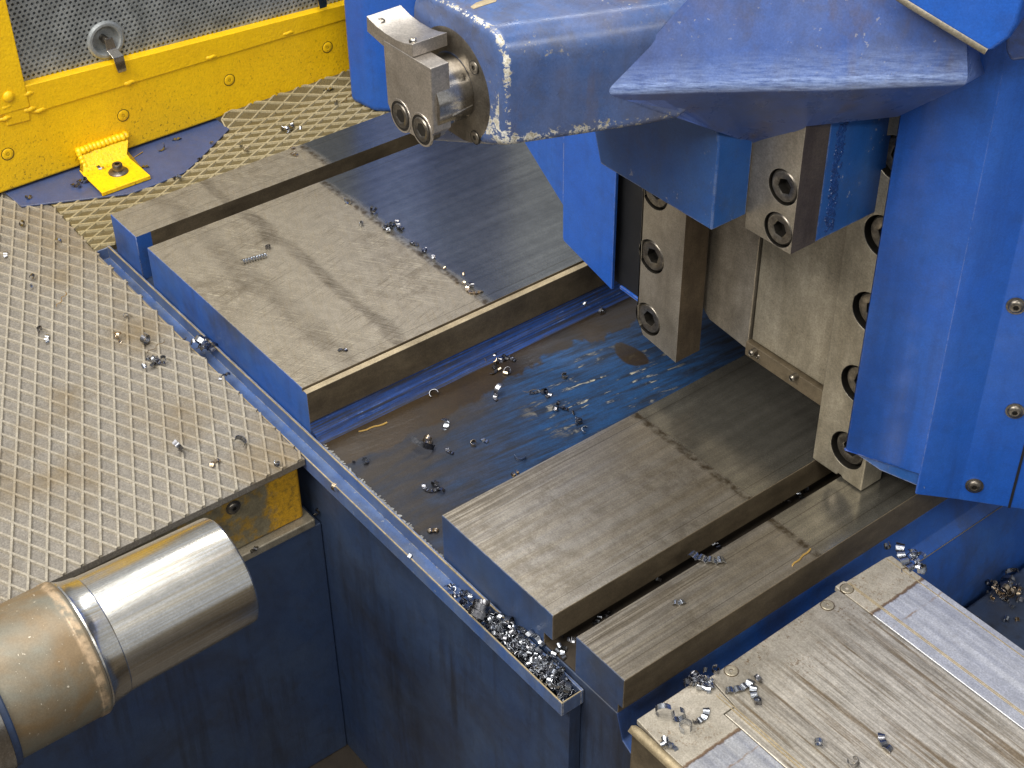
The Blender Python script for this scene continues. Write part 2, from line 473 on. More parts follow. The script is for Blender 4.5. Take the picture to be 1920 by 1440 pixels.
class MB:
    def __init__(s):
        s.v, s.f, s.mi, s.w = [], [], [], {}

    def vert(s, p, w=0.0):
        s.v.append(Vector(p))
        if w:
            s.w[len(s.v) - 1] = w
        return len(s.v) - 1

    def face(s, idx, mi=0):
        s.f.append(list(idx))
        s.mi.append(mi)

    def poly(s, pts, mi=0):
        s.face([s.vert(p) for p in pts], mi)

    def box(s, x0, x1, y0, y1, z0, z1, mi=0):
        return s.prism([(x0, y0, z0), (x1, y0, z0), (x1, y1, z0), (x0, y1, z0)], (0, 0, z1 - z0), mi)

    def prism(s, pts, vec, mi=0, cap0=True, mtop=None):
        vec = Vector(vec)
        pts = [Vector(p) for p in pts]
        nrm = Vector((0, 0, 0))
        for i in range(len(pts)):
            nrm += pts[i].cross(pts[(i + 1) % len(pts)])
        if nrm.dot(vec) < 0:
            pts = pts[::-1]
        a = [s.vert(p) for p in pts]
        b = [s.vert(p + vec) for p in pts]
        n = len(a)
        if cap0:
            s.face(a[::-1], mi)
        s.face(b, mi if mtop is None else mtop)
        for i in range(n):
            j = (i + 1) % n
            s.face([a[i], a[j], b[j], b[i]], mi)

    def loft(s, loops, cap=(True, True), mi=0, wear=None, closed=True):
        ids = []
        for li, L in enumerate(loops):
            ids.append([s.vert(p, wear[li][i] if wear else 0.0) for i, p in enumerate(L)])
        n = len(loops[0])
        for A, B in zip(ids[:-1], ids[1:]):
            for i in range(n if closed else n - 1):
                j = (i + 1) % n
                s.face([A[i], A[j], B[j], B[i]], mi)
        if cap[0]:
            s.face(ids[0][::-1], mi)
        if cap[1]:
            s.face(ids[-1], mi)
        return ids

    def lathe(s, prof, n=24, mi=0, frame=None, hexr=None, caps=(False, True)):
        """prof: list of (r, h[, hexflag]) round local Z"""
        loops = []
        for p in prof:
            L = []
            for i in range(n):
                a = 2 * PI * i / n
                r = p[0]
                if len(p) > 2:
                    r = p[0] * math.cos(PI / 6) / math.cos((a % (PI / 3)) - PI / 6)
                q = Vector((r * math.cos(a), r * math.sin(a), p[1]))
                L.append(frame @ q if frame else q)
            loops.append(L)
        return s.loft(loops, caps, mi)

    def build(s, name, mats, parent=None, bevel=0.0, segs=2, smooth=False, angle=.6, fix=True):
        off = root_loc(parent)
        me = D.meshes.new(name)
        me.from_pydata([tuple(p - off) for p in s.v], [], s.f)
        if not isinstance(mats, (list, tuple)):
            mats = [mats]
        for q in mats:
            me.materials.append(MATS[q])
        me.polygons.foreach_set('material_index', s.mi)
        if s.w:
            at = me.attributes.new('wear', 'FLOAT', 'POINT')
            for i, w in s.w.items():
                at.data[i].value = w
        if fix:
            bm = bmesh.new()
            bm.from_mesh(me)
            bmesh.ops.recalc_face_normals(bm, faces=bm.faces)
            bm.to_mesh(me)
            bm.free()
        if smooth or bevel:
            me.polygons.foreach_set('use_smooth', [True] * len(me.polygons))
            me.set_sharp_from_angle(angle=angle)
        me.update()
        o = D.objects.new(name, me)
        COL.objects.link(o)
        if parent is not None:
            o.parent = parent
        if bevel:
            b = o.modifiers.new('bevel', 'BEVEL')
            b.width = bevel
            b.segments = segs
            b.limit_method = 'ANGLE'
            b.angle_limit = .5
            b.harden_normals = True
        return o


def axis_frame(loc, direction, roll=0.0):
    return Matrix.Translation(Vector(loc)) @ Vector(direction).to_track_quat('Z', 'Y').to_matrix().to_4x4() @ Matrix.Rotation(roll, 4, 'Z')


def copy_mesh(src, name, parent, loc, direction=None, roll=0.0):
    o = D.objects.new(name, src.data if hasattr(src, 'data') else src)
    COL.objects.link(o)
    if parent is not None:
        o.parent = parent
    o.location = Vector(loc) - root_loc(parent)
    if direction is not None:
        o.rotation_euler = (Vector(direction).to_track_quat('Z', 'Y').to_matrix() @ Matrix.Rotation(roll, 3, 'Z')).to_euler()
    return o


def mesh_only(mb, name, mats, smooth=True, angle=.6):
    o = mb.build(name, mats, None, smooth=smooth, angle=angle)
    me = o.data
    D.objects.remove(o)
    return me


def plate_holes(mb, poly, holes, y0, y1, depth, mi=0, mh=1, n=28):
    """steel plate in the XZ plane, front face at y0 (towards -Y), with round counterbores (x, z, r)"""
    bm = bmesh.new()
    edges = []
    outer = [bm.verts.new((x, y0, z)) for x, z in poly]
    for i in range(len(outer)):
        edges.append(bm.edges.new((outer[i], outer[(i + 1) % len(outer)])))
    for hx, hz, r in holes:
        c = [bm.verts.new((hx + r * math.cos(2 * PI * i / n), y0, hz + r * math.sin(2 * PI * i / n))) for i in range(n)]
        for i in range(n):
            edges.append(bm.edges.new((c[i], c[(i + 1) % n])))
    bmesh.ops.triangle_fill(bm, edges=edges, use_beauty=True, use_dissolve=False)
    bm.verts.index_update()
    base = len(mb.v)
    for v in bm.verts:
        mb.vert(v.co)
    for f in bm.faces:
        c = f.calc_center_median()
        if any((c.x - hx) ** 2 + (c.z - hz) ** 2 < (r * .98) ** 2 and all((v.co.x - hx) ** 2 + (v.co.z - hz) ** 2 < (r * 1.01) ** 2 for v in f.verts) for hx, hz, r in holes):
            continue
        mb.face([base + v.index for v in f.verts], mi)
    bm.free()
    k = len(poly)
    back = [mb.vert((x, y1, z)) for x, z in poly]
    for i in range(k):
        j = (i + 1) % k
        mb.face([base + i, base + j, back[j], back[i]], mi)
    mb.face(back, mi)
    q = base + k
    for hx, hz, r in holes:
        inn = [mb.vert((hx + r * math.cos(2 * PI * i / n), y0 + depth, hz + r * math.sin(2 * PI * i / n))) for i in range(n)]
        for i in range(n):
            j = (i + 1) % n
            mb.face([q + i, q + j, inn[j], inn[i]], mh)
        mb.face(inn, mh)
        q += n


def bolt_mesh(r, h, hexr, deep, name='bolt', mats=('dark_bolt', 'hole')):
    mb = MB()
    mb.lathe([(r, -h), (r, -.0016), (r - .0016, 0), (hexr * 1.16, 0), (hexr * 1.02, -.0008, 1), ], 36, 0, caps=(True, False))
    ids = mb.lathe([(hexr * 1.02, -.0008, 1), (hexr * .98, -deep, 1)], 36, 1, caps=(False, True))
    return mesh_only(mb, name, list(mats), angle=.7)


def button_mesh(r, h, hexr, mats=('dark_bolt', 'hole')):
    mb = MB()
    prof = [(r * 1.25, -.0005), (r * 1.25, .0008), (r, .001), (r * .93, h * .6), (r * .7, h * .92), (hexr * 1.15, h), (hexr, h - .0002, 1)]
    mb.lathe(prof, 30, 0, caps=(True, False))
    mb.lathe([(hexr, h - .0002, 1), (hexr * .95, h * .35, 1)], 30, 1, caps=(False, True))
    return mesh_only(mb, 'screw', list(mats), angle=.7)


def flush_screw_mesh(r, hexr, mat, groove='hole'):
    mb = MB()
    mb.lathe([(r, -.0015), (r, .0002), (r * .9, .0007), (hexr * 1.1, .0007), (hexr, .0006, 1)], 28, 0, caps=(True, False))
    mb.lathe([(hexr, .0006, 1), (hexr * .9, -.002, 1)], 28, 1, caps=(False, True))
    mb.lathe([(r * 1.0, .0001), (r * 1.12, .00035), (r * 1.12, -.001)], 28, 1, caps=(False, False))
    return mesh_only(mb, 'screw', [mat, groove], angle=.7)


def rounded(poly, radii, n=5):
    """polygon of (x, z) with rounded corners; returns points and the corner index of each"""
    out, tagc = [], []
    m = len(poly)
    for i in range(m):
        p, a, b = Vector(poly[i]), Vector(poly[i - 1]), Vector(poly[(i + 1) % m])
        r = radii[i]
        if r <= 0:
            out.append(p)
            tagc.append(i)
            continue
        u, v = (a - p).normalized(), (b - p).normalized()
        ang = u.angle(v)
        t = r / math.tan(ang / 2)
        c = p + (u + v).normalized() * (r / math.sin(ang / 2))
        s0, s1 = p + u * t - c, p + v * t - c
        a0 = math.atan2(s0.y, s0.x)
        a1 = math.atan2(s1.y, s1.x)
        d = (a1 - a0 + PI) % (2 * PI) - PI
        for k in range(n + 1):
            q = a0 + d * k / n
            out.append(c + Vector((math.cos(q), math.sin(q))) * r)
            tagc.append(i)
    return out, tagc


# ---------------------------------------------------------------- the floor
mb = MB()
mb.poly([(-6, -6, -.535), (6, -6, -.535), (6, 6, -.535), (-6, 6, -.535)])
tag(mb.build('floor', 'floor', fix=False), 'dark oily workshop floor below the machine', None, None, 'structure')

# ---------------------------------------------------------------- machine bed with its four slideways, valley and chip gutter
YE = 1.3
bed = thing('machine_bed', 'blue machine bed with four parallel flat steel slideways and a valley between them', 'machine bed', (.47, 0, -.53))


def slideway(prof, mats_by_edge, top, split=None, front='bed_blue'):
    """prof in XZ counter-clockwise seen from -Y; extruded along +Y"""
    mb = MB()
    n = len(prof)
    a = [mb.vert((x, 0, z)) for x, z in prof]
    b = [mb.vert((x, YE, z)) for x, z in prof]
    mb.face(a, 2)
    mb.face(b[::-1], 1)
    for i in range(n):
        j = (i + 1) % n
        mi = mats_by_edge[i]
        if split and i in split:
            c = [mb.vert((prof[i][0], split[i], prof[i][1])), mb.vert((prof[j][0], split[i], prof[j][1]))]
            mb.face([a[i], a[j], c[1], c[0]], 2)
            mb.face([c[0], c[1], b[j], b[i]], mi)
        else:
            mb.face([a[i], a[j], b[j], b[i]], mi)
    return mb.build('slideway', [top, 'oily_steel', front, 'tan_steel'], bed, bevel=.0007, segs=1)


slideway([(0, 0), (0, -.062), (.0665, -.062), (.0665, 0)], [1, 1, 1, 0], 'way_rear', {2: .02})
slideway([(.0962, 0), (.0962, -.062), (.4500, -.062), (.4500, -.041), (.4509, -.041), (.4509, -.0022), (.4436, -.0012), (.4436, -.0034), (.4418, -.0034), (.4418, 0)],
         [1, 1, 2, 2, 1, 3, 3, 1, 1, 0], 'way_scratched')
slideway([(.690, 0), (.690, -.062), (.845, -.062), (.845, -.032), (.857, -.032), (.857, 0)], [1, 1, 1, 1, 1, 0], 'way_streaked', None, 'front_blue')
slideway([(.888, 0), (.888, -.047), (.946, -.047), (.946, -.036), (.952, -.036), (.952, 0)], [1, 1, 1, 1, 1, 0], 'way_front', None, 'front_blue')

mb = MB()
prof = [(.4500, -.0415), (.4535, -.0500), (.4560, -.0520), (.4600, -.0527), (.4622, -.0568), (.4690, -.0600), (.690, -.0632)]
mi = [1, 1, 1, 1, 1, 0]
ids = [(mb.vert((x, 0, z)), mb.vert((x, YE, z))) for x, z in prof]
for i in range(len(prof) - 1):
    mb.face([ids[i][0], ids[i + 1][0], ids[i + 1][1], ids[i][1]], mi[i])
low = [mb.vert((.690, 0, -.09)), mb.vert((.4500, 0, -.09))]
mb.face([i[0] for i in ids][::-1] + low[::-1], 1)
mb.build('valley_floor', ['valley', 'scuffed'], bed, smooth=True, angle=.9)

mb = MB()
mb.prism([(-.02, -.0006, -.0625), (-.02, -.0006, -.535), (.985, -.0006, -.535), (.980, -.0006, -.14), (.972, -.0006, -.100), (.966, -.0006, -.083), (.9535, -.0006, -.076), (.947, -.0006, -.055), (.945, -.0006, -.0475),
          (.886, -.0006, -.0475), (.844, -.0006, -.0475), (.843, -.0006, -.0642), (.47, -.0006, -.0642)], (0, YE, 0))
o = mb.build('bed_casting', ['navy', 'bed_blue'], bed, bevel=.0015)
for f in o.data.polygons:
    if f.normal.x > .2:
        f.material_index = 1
mb = MB()
mb.prism([(.9660, .30, -.0834), (.9668, .30, -.0828), (.9668, .62, -.0828), (.9660, .62, -.0834)], (0, 0, .0010))
mb.build('bare_edge', 'tan_steel', o)
mb = MB()
mb.box(-.02, .899, -.015, -.0012, -.535, -.0735)
mb.build('front_wall', 'navy', bed, bevel=.001)
mb = MB()
mb.box(.8452, .8878, .0004, YE, -.0465, -.0452)
mb.build('groove_floor', 'floor', bed)
# worn edge along the right flank
gut = MB()
gut.box(-.020, .9023, -.0268, -.0253, -.0724, -.0554, 0)
gut.box(-.020, .9008, -.0253, -.0045, -.0724, -.0709, 0)
gut.box(-.020, .9023, -.0045, -.0014, -.0724, -.0546, 0)
gut.box(.9009, .9024, -.0252, -.0046, -.0724, -.0556, 0)
gut.box(-.0200, -.0185, -.0252, -.0046, -.0708, -.0560, 0)
g = gut.build('chip_gutter', 'gutter_blue', bed, bevel=.0006)
g = MB()
for (x0, x1, y0, y1) in ((-.020, .9023, -.0267, -.0254), (-.018, .80, -.0046, -.0030), (.9011, .9022, -.0250, -.0046)):
    g.box(x0, x1, y0, y1, -.0556, -.0550 if y0 < -.02 else -.0543)
g.build('bare_edge', 'tan_steel', D.objects['chip_gutter'])

mb = MB()
for i in range(120):
    x = .4640 + .226 * (i + random.random()) / 120
    fr = Matrix.Translation((x, .0020 + random.uniform(-.0012, .0016), -.0604 - .0032 * max(0, (x - .469) / .221))) @ Matrix.Rotation(random.random() * 3, 4, 'Z')
    rr = random.uniform(.0008, .0024)
    mb.lathe([(rr, -.0006), (rr * .8, rr * .25), (rr * .3, rr * .42), (.0001, rr * .42)], 7, 0, fr @ Matrix.Diagonal((1.8, .8, 1, 1)))
o = mb.build('pale_crust', 'crust', D.objects['valley_floor'], smooth=True)
o['kind'] = 'stuff'

# ---------------------------------------------------------------- second bed in front on the right, plate topped
fb = thing('carriage_bed', 'front bed with tan and grey scraped steel top plates and flush screws', 'machine bed', (1.2, .14, -.53))
ZT = -.010
mb = MB()
mb.box(.986, 1.75, -.022, .300, -.30, ZT - .006)
mb.build('bed_casting', 'oily_steel', fb, bevel=.002)


def top_plate(name, pts, mat, h=.0058, z=ZT):
    mb = MB()
    mb.prism([(x, y, z - h) for x, y in pts], (0, 0, h))
    return mb.build(name, mat, fb, bevel=.0008)


top_plate('top_plate', [(.983, -.0135), (1.022, -.0165), (1.75, -.0165), (1.75, .0455), (1.0232, .0470), (1.0232, .0598), (.9830, .0650)], 'table_left')
top_plate('top_plate', [(.9872, .0655), (1.0240, .0604), (1.0240, .0478), (1.75, .0463), (1.75, .2262), (.9850, .2285)], 'table_centre', z=ZT - .0004)
top_plate('top_plate', [(.9805, .2292), (1.75, .2268), (1.75, .2995), (.9860, .2995), (.9843, .2925), (.9828, .2415), (.9805, .2405)], 'table_right')
# raised rounded wiper strip on the left end, ridge lines on the plates
mb = MB()
L = []
for x in (.984, .987, .992, 1.75):
    s = {.984: .25, .987: .8}.get(x, 1.0)
    L.append([Vector((x, -.0200 + .0042 * s * math.cos(PI * t / 8), ZT - .003 + .0042 * s * math.sin(PI * t / 8))) for t in range(9)] + [Vector((x, -.024, ZT - .006)), Vector((x, -.016, ZT - .006))])
mb.loft(L)
mb.build('edge_strip', 'tan_steel', fb, smooth=True)
mb = MB()
for y, x0 in ((.0590, 1.006), (.0560, 1.006), (.2406, .985), (.2422, .985), (.2925, .986)):
    mb.prism([(x0, y - .0005, ZT - .0003), (1.74, y - .0005, ZT - .0003), (1.74, y + .0005, ZT - .0003), (x0, y + .0005, ZT - .0003)], (0, 0, .0006))
mb.build('scribed_ridge', 'tan_steel', fb)
scr = flush_screw_mesh(.0058, .0020, 'plate_steel', 'side_steel')
for x, y in ((.9895, .2350), (.9925, .2062), (.9940, .0850)):
    copy_mesh(scr, 'screw', fb, (x, y, ZT))
# casting between the beds
mb = MB()
mb.box(.990, 2.6, .3015, 1.6, -.40, -.17)
lb = mb.build('lower_bed', 'navy', None, bevel=.004)
tag(lb, 'dark blue lower casting beyond the plate topped bed, littered with dark chips', 'machine casting')

# ---------------------------------------------------------------- tread plate platforms
OR, V1, V2 = Vector((.3246, -.2798)), Vector((.0198, -.0095)), Vector((.0199, .0094))
O2, W1, W2 = Vector((-.118, .0074)), Vector((.0100, .0202)), Vector((.0101, -.0196))


def clip_line(p, d, poly):
    """segment of the line p + t d inside a convex or mildly concave polygon"""
    ts = []
    n = len(poly)
    for i in range(n):
        a, b = Vector(poly[i]), Vector(poly[(i + 1) % n])
        e = b - a
        den = d.x * e.y - d.y * e.x
        if abs(den) < 1e-9:
            continue
        q = a - p
        t = (q.x * e.y - q.y * e.x) / den
        s = (q.x * d.y - q.y * d.x) / den
        if 0 <= s < 1:
            ts.append(t)
    ts.sort()
    return [(ts[i], ts[i + 1]) for i in range(0, len(ts) - 1, 2)]


def ribs(mb, poly, o, a, b, zb, h, wb, wt, f=None):
    f = f or (lambda x, y, z: (x, y, z))
    for (d, st, dz) in ((a, b, 0.0), (b, a, .00025)):
        dn = d.normalized()
        nn = Vector((-dn.y, dn.x))
        for k in range(-80, 81):
            p = o + st * k
            for t0, t1 in clip_line(p, dn, poly):
                if t1 - t0 < .002:
                    continue
                A, B = p + dn * t0, p + dn * t1
                c = []
                for q in (A, B):
                    for w, z in ((-wb, zb), (-wt, zb + h - dz), (wt, zb + h - dz), (wb, zb)):
                        c.append(mb.vert(f(q.x + nn.x * w, q.y + nn.y * w, z)))
                mb.face([c[0], c[1], c[5], c[4]])
                mb.face([c[1], c[2], c[6], c[5]])
                mb.face([c[2], c[3], c[7], c[6]])
                mb.face([c[0], c[3], c[2], c[1]])
                mb.face([c[4], c[5], c[6], c[7]])


pf = thing('tread_platform', 'grey raised-pattern tread plate platform at the left with flaking yellow edge beam', 'platform', (.2, -.3, -.53))
POLY = [(.482, -.70), (.482, -.0274), (-.020, -.0215), (-.155, -.0165), (-.205, -.050), (-.34, -.075), (-.34, -.70)]
mb = MB()
mb.prism([(x, y, -.0640) for x, y in POLY], (0, 0, .0085))
mb.build('tread_plate', 'tread', pf, bevel=.0008)
mb = MB()
ribs(mb, POLY, OR, V1, V2, -.0557, .0030, .0020, .0012)
o = mb.build('raised_ribs', 'tread_rib', pf)
o['kind'] = 'stuff'
mb = MB()
mb.prism([(.30, -.70, -.145), (.470, -.70, -.145), (.470, -.0320, -.145), (.4660, -.0300, -.145), (.30, -.0300, -.145)], (0, 0, .0808))
mb.build('edge_beam', 'beam', pf, bevel=.003, segs=3)
copy_mesh(button_mesh(.0068, .0035, .0026), 'screw', pf, U(437, 951, 0, .470), (1, 0, 0))
mb = MB()
mb.prism([(.30, -.70, -.156), (.4805, -.70, -.156), (.4805, -.0230, -.156), (.30, -.0230, -.156)], (0, 0, .0108))
mb.build('ledge', 'plate_steel', pf, bevel=.002)
mb = MB()
mb.box(.28, .4790, -.70, -.0155, -.535, -.1562)
mb.build('side_wall', 'navy', pf, bevel=.002)

rp = thing('rear_tread_plate', 'olive tread plate behind the narrow rear slideway, bent up along the yellow guard', 'tread plate', (-.1, .3, -.07))
P2 = [(-.0195, -.0210), (-.0195, 1.2), (-.188, 1.2), (-.188, -.0150)]
mb = MB()
mb.prism([(x, y, -.0640) for x, y in P2], (0, 0, .0085))
mb.build('tread_plate', 'olive', rp, bevel=.0006)
mb = MB()
ribs(mb, P2, O2, W1, W2, -.0557, .0029, .0021, .0012)
o = mb.build('raised_ribs', 'olive_rib', rp)
o['kind'] = 'stuff'


def fold(x, y, z):
    v = -.188 - x
    return (-.188 - v * .93, y, z + v * .37)


P3 = [(-.188, .2640), (-.188, 1.2), (-.2190, 1.2), (-.2190, .292), (-.2160, .2780), (-.2080, .2670)]
mb = MB()
top = [fold(x, y, -.0556) for x, y in P3]
mb.prism(top, (0, 0, -.002))
mb.build('upstand', 'olive', rp)
mb = MB()
ribs(mb, P3, O2, W1, W2, -.0557, .0024, .0016, .0010, fold)
o = mb.build('raised_ribs', 'olive_rib', rp)
o['kind'] = 'stuff'
mb = MB()
rim = [Vector(fold(x, y, -.0552)) for x, y in ((-.190, .2640), (-.2080, .2668), (-.2160, .2775), (-.2190, .292), (-.2190, 1.2))]
for a, b in zip(rim[:-1], rim[1:]):
    fr = axis_frame(a, b - a)
    mb.lathe([(.0013, 0), (.0013, (b - a).length)], 8, 0, fr, caps=(True, True))
mb.build('rolled_edge', 'olive_rib', rp, smooth=True)

mb = MB()
mb.prism([(x, y, -.0546) for x, y in ((-.2200, -.0521), (-.1741, -.0501), (-.1142, .0727), (-.1130, .110), (-.1167, .157), (-.1330, .187), (-.1839, .2653), (-.2600, .2653), (-.2600, -.0521))], (0, 0, .0024))
tag(mb.build('base_plate', 'base_blue', None, bevel=.0006), 'flat slate blue base plate lying under the yellow guard foot', 'base plate')

# ---------------------------------------------------------------- yellow guard with perforated door
gd = thing('yellow_guard', 'yellow painted guard with perforated steel door along the back', 'guard', (-.23, .2, -.05))
GX = -.215
mb = MB()
mb.box(-.260, GX, -.35, .9, -.0495, .060)
mb.build('lower_rail', 'yellow', gd, bevel=.004, segs=3)
door_lo = lambda y: .0477 - .0228 * y
door_hi = lambda y: .0876 - .0575 * y
mb = MB()
mb.prism([(-.240, .0035, door_lo(.0035)), (-.240, .75, door_lo(.75)), (-.240, .75, door_hi(.75)), (-.240, .0035, door_hi(.0035))], (.0268, 0, 0))
mb.build('door_rail', 'yellow', gd, bevel=.0012, segs=2)
mb = MB()
mb.prism([(-.240, -.075, .060), (-.240, .0036, .058), (-.240, .0036, .45), (-.240, -.075, .45)], (.0278, 0, 0))
post = mb.build('frame_post', 'yellow', gd, bevel=.0015, segs=2)
mb = MB()
fr = axis_frame(U(16, 181, 0, -.2122), (1, 0, 0))
mb.lathe([(.0075, -.001), (.0075, .0012), (.006, .003), (.003, .0042), (.0005, .0044)], 16, 0, fr)
mb.build('rivet', 'yellow', post, smooth=True)
mb = MB()
mb.prism([(-.230, -.0318, .0400), (-.230, .0018, .0378), (-.230, .0030, .0720), (-.230, -.0310, .0740)], (.0168, 0, 0))
mb.build('corner_patch', 'yellow', gd, bevel=.003, segs=2)
for px, py in ((75, 207), (243, 155), (396, 107), (540, 62), (52, 176), (12, 200), (10, 222), (56, 205)):
    c = U(px, py, 0, GX + .001)
    mb = MB()
    L = []
    for k in range(7):
        t = (k - 3) / 3
        rr = .0034 * math.sqrt(max(.02, 1 - t * t)) * random.uniform(.85, 1.15)
        L.append([c + Vector((max(-.001, rr * .75 * math.cos(a)), t * .0095, rr * math.sin(a) + .0006 * math.sin(k * 2))) for a in [2 * PI * q / 10 for q in range(10)]])
    mb.loft(L)
    mb.build('weld_spot', 'yellow', gd, smooth=True, angle=1.2)
gs = flush_screw_mesh(.0078, .0026, 'yellow')
for y in (-.0384, .1271, .2910, .4540):
    copy_mesh(gs, 'screw', gd, (GX + .0002, y, .0028), (1, 0, 0))
# foot
mb = MB()
prof = [(-.1275, -.0455), (-.1850, -.0452), (-.1930, -.0420), (-.2040, -.0300), (-.2148, -.0245), (-.2148, -.0518), (-.1275, -.0518)]
mb.loft([[Vector((x, .0430 + (x + .1275) * -.02 + (.012 if x < -.2 else 0), z)) for x, z in prof], [Vector((x, .1140 + (.010 if x < -.2 else 0), z)) for x, z in prof]])
foot = mb.build('mounting_foot', 'yellow', gd, bevel=.0012)
mb = MB()
for k in range(13):
    y = .0545 + .0695 * k / 12
    fr = Matrix.Translation((-.2100 + random.uniform(-.0008, .0008), y, -.0240)) @ Matrix.Rotation(.55, 4, 'Y') @ Matrix.Diagonal((1.15, .95, 1, 1))
    mb.lathe([(.0052, -.001), (.0048, .0016), (.0034, .0031), (.0016, .0039), (.0003, .0041)], 10, 0, fr)
for k in range(4):
    fr = Matrix.Translation((-.2085 + .0035 * k, .0535, -.0280 - .0042 * k)) @ Matrix.Rotation(.9, 4, 'X') @ Matrix.Diagonal((1, 1, 1, 1))
    mb.lathe([(.0046, -.001), (.0042, .0014), (.003, .0028), (.0014, .0034), (.0003, .0036)], 10, 0, fr)
mb.build('weld_bead', 'yellow', foot, smooth=True)
bp = U(222, 322, 2, -.045)
mb = MB()
mb.lathe([(.0135, -.0006), (.0135, .0006), (.0118, .0022), (.0072, .0030)], 28, 0, Matrix.Translation(bp), caps=(True, False))
mb.lathe([(.0070, .002), (.0070, .0112), (.0062, .0124), (.0040, .0124), (.0036, .0122, 1)], 28, 0, Matrix.Translation(bp), caps=(False, False))
mb.lathe([(.0036, .0122, 1), (.0034, .0060, 1)], 28, 1, Matrix.Translation(bp), caps=(False, True))
mb.build('bolt', ['dark_bolt', 'hole'], foot, smooth=True)
# perforated sheet: square cells with round holes, really pierced
PX = -.2270
mb = MB()
pit_y, pit_z, hr = .0071, .00615, .0022
nz, ny = 44, 84
skip = U(198, 75, 0, PX)
for iz in range(nz):
    for iy in range(ny):
        cy = .0010 + pit_y * (iy + (.5 if iz % 2 else 0))
        cz = .030 + pit_z * iz
        if cz < door_hi(cy) - .012 or cz > .26:
            continue
        if math.hypot(cy - skip.y, cz - skip.z) < .0225:
            continue
        a, b = pit_y / 2, pit_z / 2
        sq = [(a, 0), (a, b), (0, b), (-a, b), (-a, 0), (-a, -b), (0, -b), (a, -b)]
        o8 = [mb.vert((PX, cy + u, cz + v)) for u, v in sq]
        i8 = [mb.vert((PX, cy + hr * math.cos(PI / 4 * k), cz + hr * math.sin(PI / 4 * k))) for k in range(8)]
        b8 = [mb.vert((PX - .0016, cy + hr * math.cos(PI / 4 * k), cz + hr * math.sin(PI / 4 * k))) for k in range(8)]
        for k in range(8):
            j = (k + 1) % 8
            mb.face([o8[k], o8[j], i8[j], i8[k]])
            mb.face([i8[k], i8[j], b8[j], b8[k]])
ps = mb.build('perforated_sheet', 'mesh_steel', gd, fix=False)
mb = MB()
mb.poly([(PX - .011, -.05, -.02), (PX - .011, .62, -.02), (PX - .011, .62, .40), (PX - .011, -.05, .40)])
mb.build('backing_sheet', 'backing', gd, fix=False)
mb = MB()
fr = axis_frame((PX, skip.y, skip.z), (1, 0, 0))
mb.lathe([(.0265, -.0005), (.0262, .0012), (.0235, .0034), (.0205, .0036), (.0188, .0020), (.0172, -.006), (.0160, -.0095), (.004, -.0100)], 36, 0, fr)
cup = mb.build('latch_cup', 'mesh_steel', gd, smooth=True, angle=.5)
mb = MB()
mb.lathe([(.0048, -.0100), (.0048, .0040), (.0040, .0052), (.0012, .0056)], 18, 0, fr)
mb.build('spindle', 'dark_bolt', cup, smooth=True)


def latch(y, z, parent):
    mb = MB()
    path = [(-.2215, 0, .006), (-.2205, .001, -.010), (-.2085, .0035, -.017), (-.2070, .0045, -.034), (-.2080, .0050, -.0385)]
    hw = [.0055, .0068, .0074, .0066, .0058]
    loops = []
    for i, (x, dy, dz) in enumerate(path):
        a = Vector(path[max(0, i - 1)])
        b = Vector(path[min(len(path) - 1, i + 1)])
        t = (b - a).normalized()
        nn = t.cross(Vector((0, 1, 0))).normalized() * .0008
        c = Vector((x, y + dy, z + dz))
        w = Vector((0, hw[i], 0))
        loops.append([c - w - nn, c + w - nn, c + w + nn, c - w + nn])
    mb.loft(loops)
    return mb.build('latch_lever', 'bright_steel', parent, bevel=.0004)


latch(skip.y + .002, skip.z - .002, cup)
latch(.4440, .0765 + .030, gd)

# ---------------------------------------------------------------- blue casing behind the arm
mb = MB()
mb.prism([(x, y, -.0554) for x, y in ((-.150, .443), (-.097, .4505), (-.045, .500), (-.045, .66), (-.150, .66))], (0, 0, .62))
tag(mb.build('rear_casing', 'blue', None, bevel=.012, segs=4), 'upright blue casing with rounded corner, rising behind the arm next to the yellow guard', 'machine casing')

# ---------------------------------------------------------------- turned shaft
SX, SZ = .600, -.0295
sh = thing('turned_shaft', 'turned steel shaft with bright journal and dull rusty body at lower left', 'shaft', (SX, -.30, SZ))


def turned(name, prof, mat, n=96, caps=(True, True), angle=.35):
    mb = MB()
    loops = [[Vector((SX + r * math.sin(2 * PI * i / n), y, SZ + r * math.cos(2 * PI * i / n))) for i in range(n)] for r, y in prof]
    mb.loft(loops, caps)
    return mb.build(name, mat, sh, smooth=True, angle=angle)


turned('journal', [(.0500, -.1815), (.0528, -.1820), (.0545, -.1838), (.0548, -.187), (.0555, -.23), (.0566, -.29), (.0572, -.3140), (.0578, -.3150), (.0583, -.3185), (.0592, -.3250), (.0608, -.3310), (.0622, -.3335), (.0622, -.3352)], 'shaft')
turned('shaft_body', [(.0610, -.3353), (.0640, -.3362), (.0652, -.3385), (.0653, -.3450), (.0646, -.3462), (.0645, -.70)], 'shaft')
turned('collar', [(.0655, -.4215), (.0676, -.4217), (.0684, -.4230), (.0684, -.4280)], 'navy')
turned('collar', [(.0655, -.4283), (.0700, -.4285), (.0702, -.4300), (.0702, -.70)], 'bright_steel')
# ---------------------------------------------------------------- machine head standing over the slideways
hd = thing('headstock', 'blue machine head with protruding arm, bolted steel blocks and cover, standing over the slideways', 'machine head', (.75, .45, 0))


def col_bolts(xz, y, mesh, parent, recess=.0012):
    for i, (x, z) in enumerate(xz):
        copy_mesh(mesh, 'bolt', parent, (x, y + recess, z), (0, -1, 0), roll=.3 + i * .7)


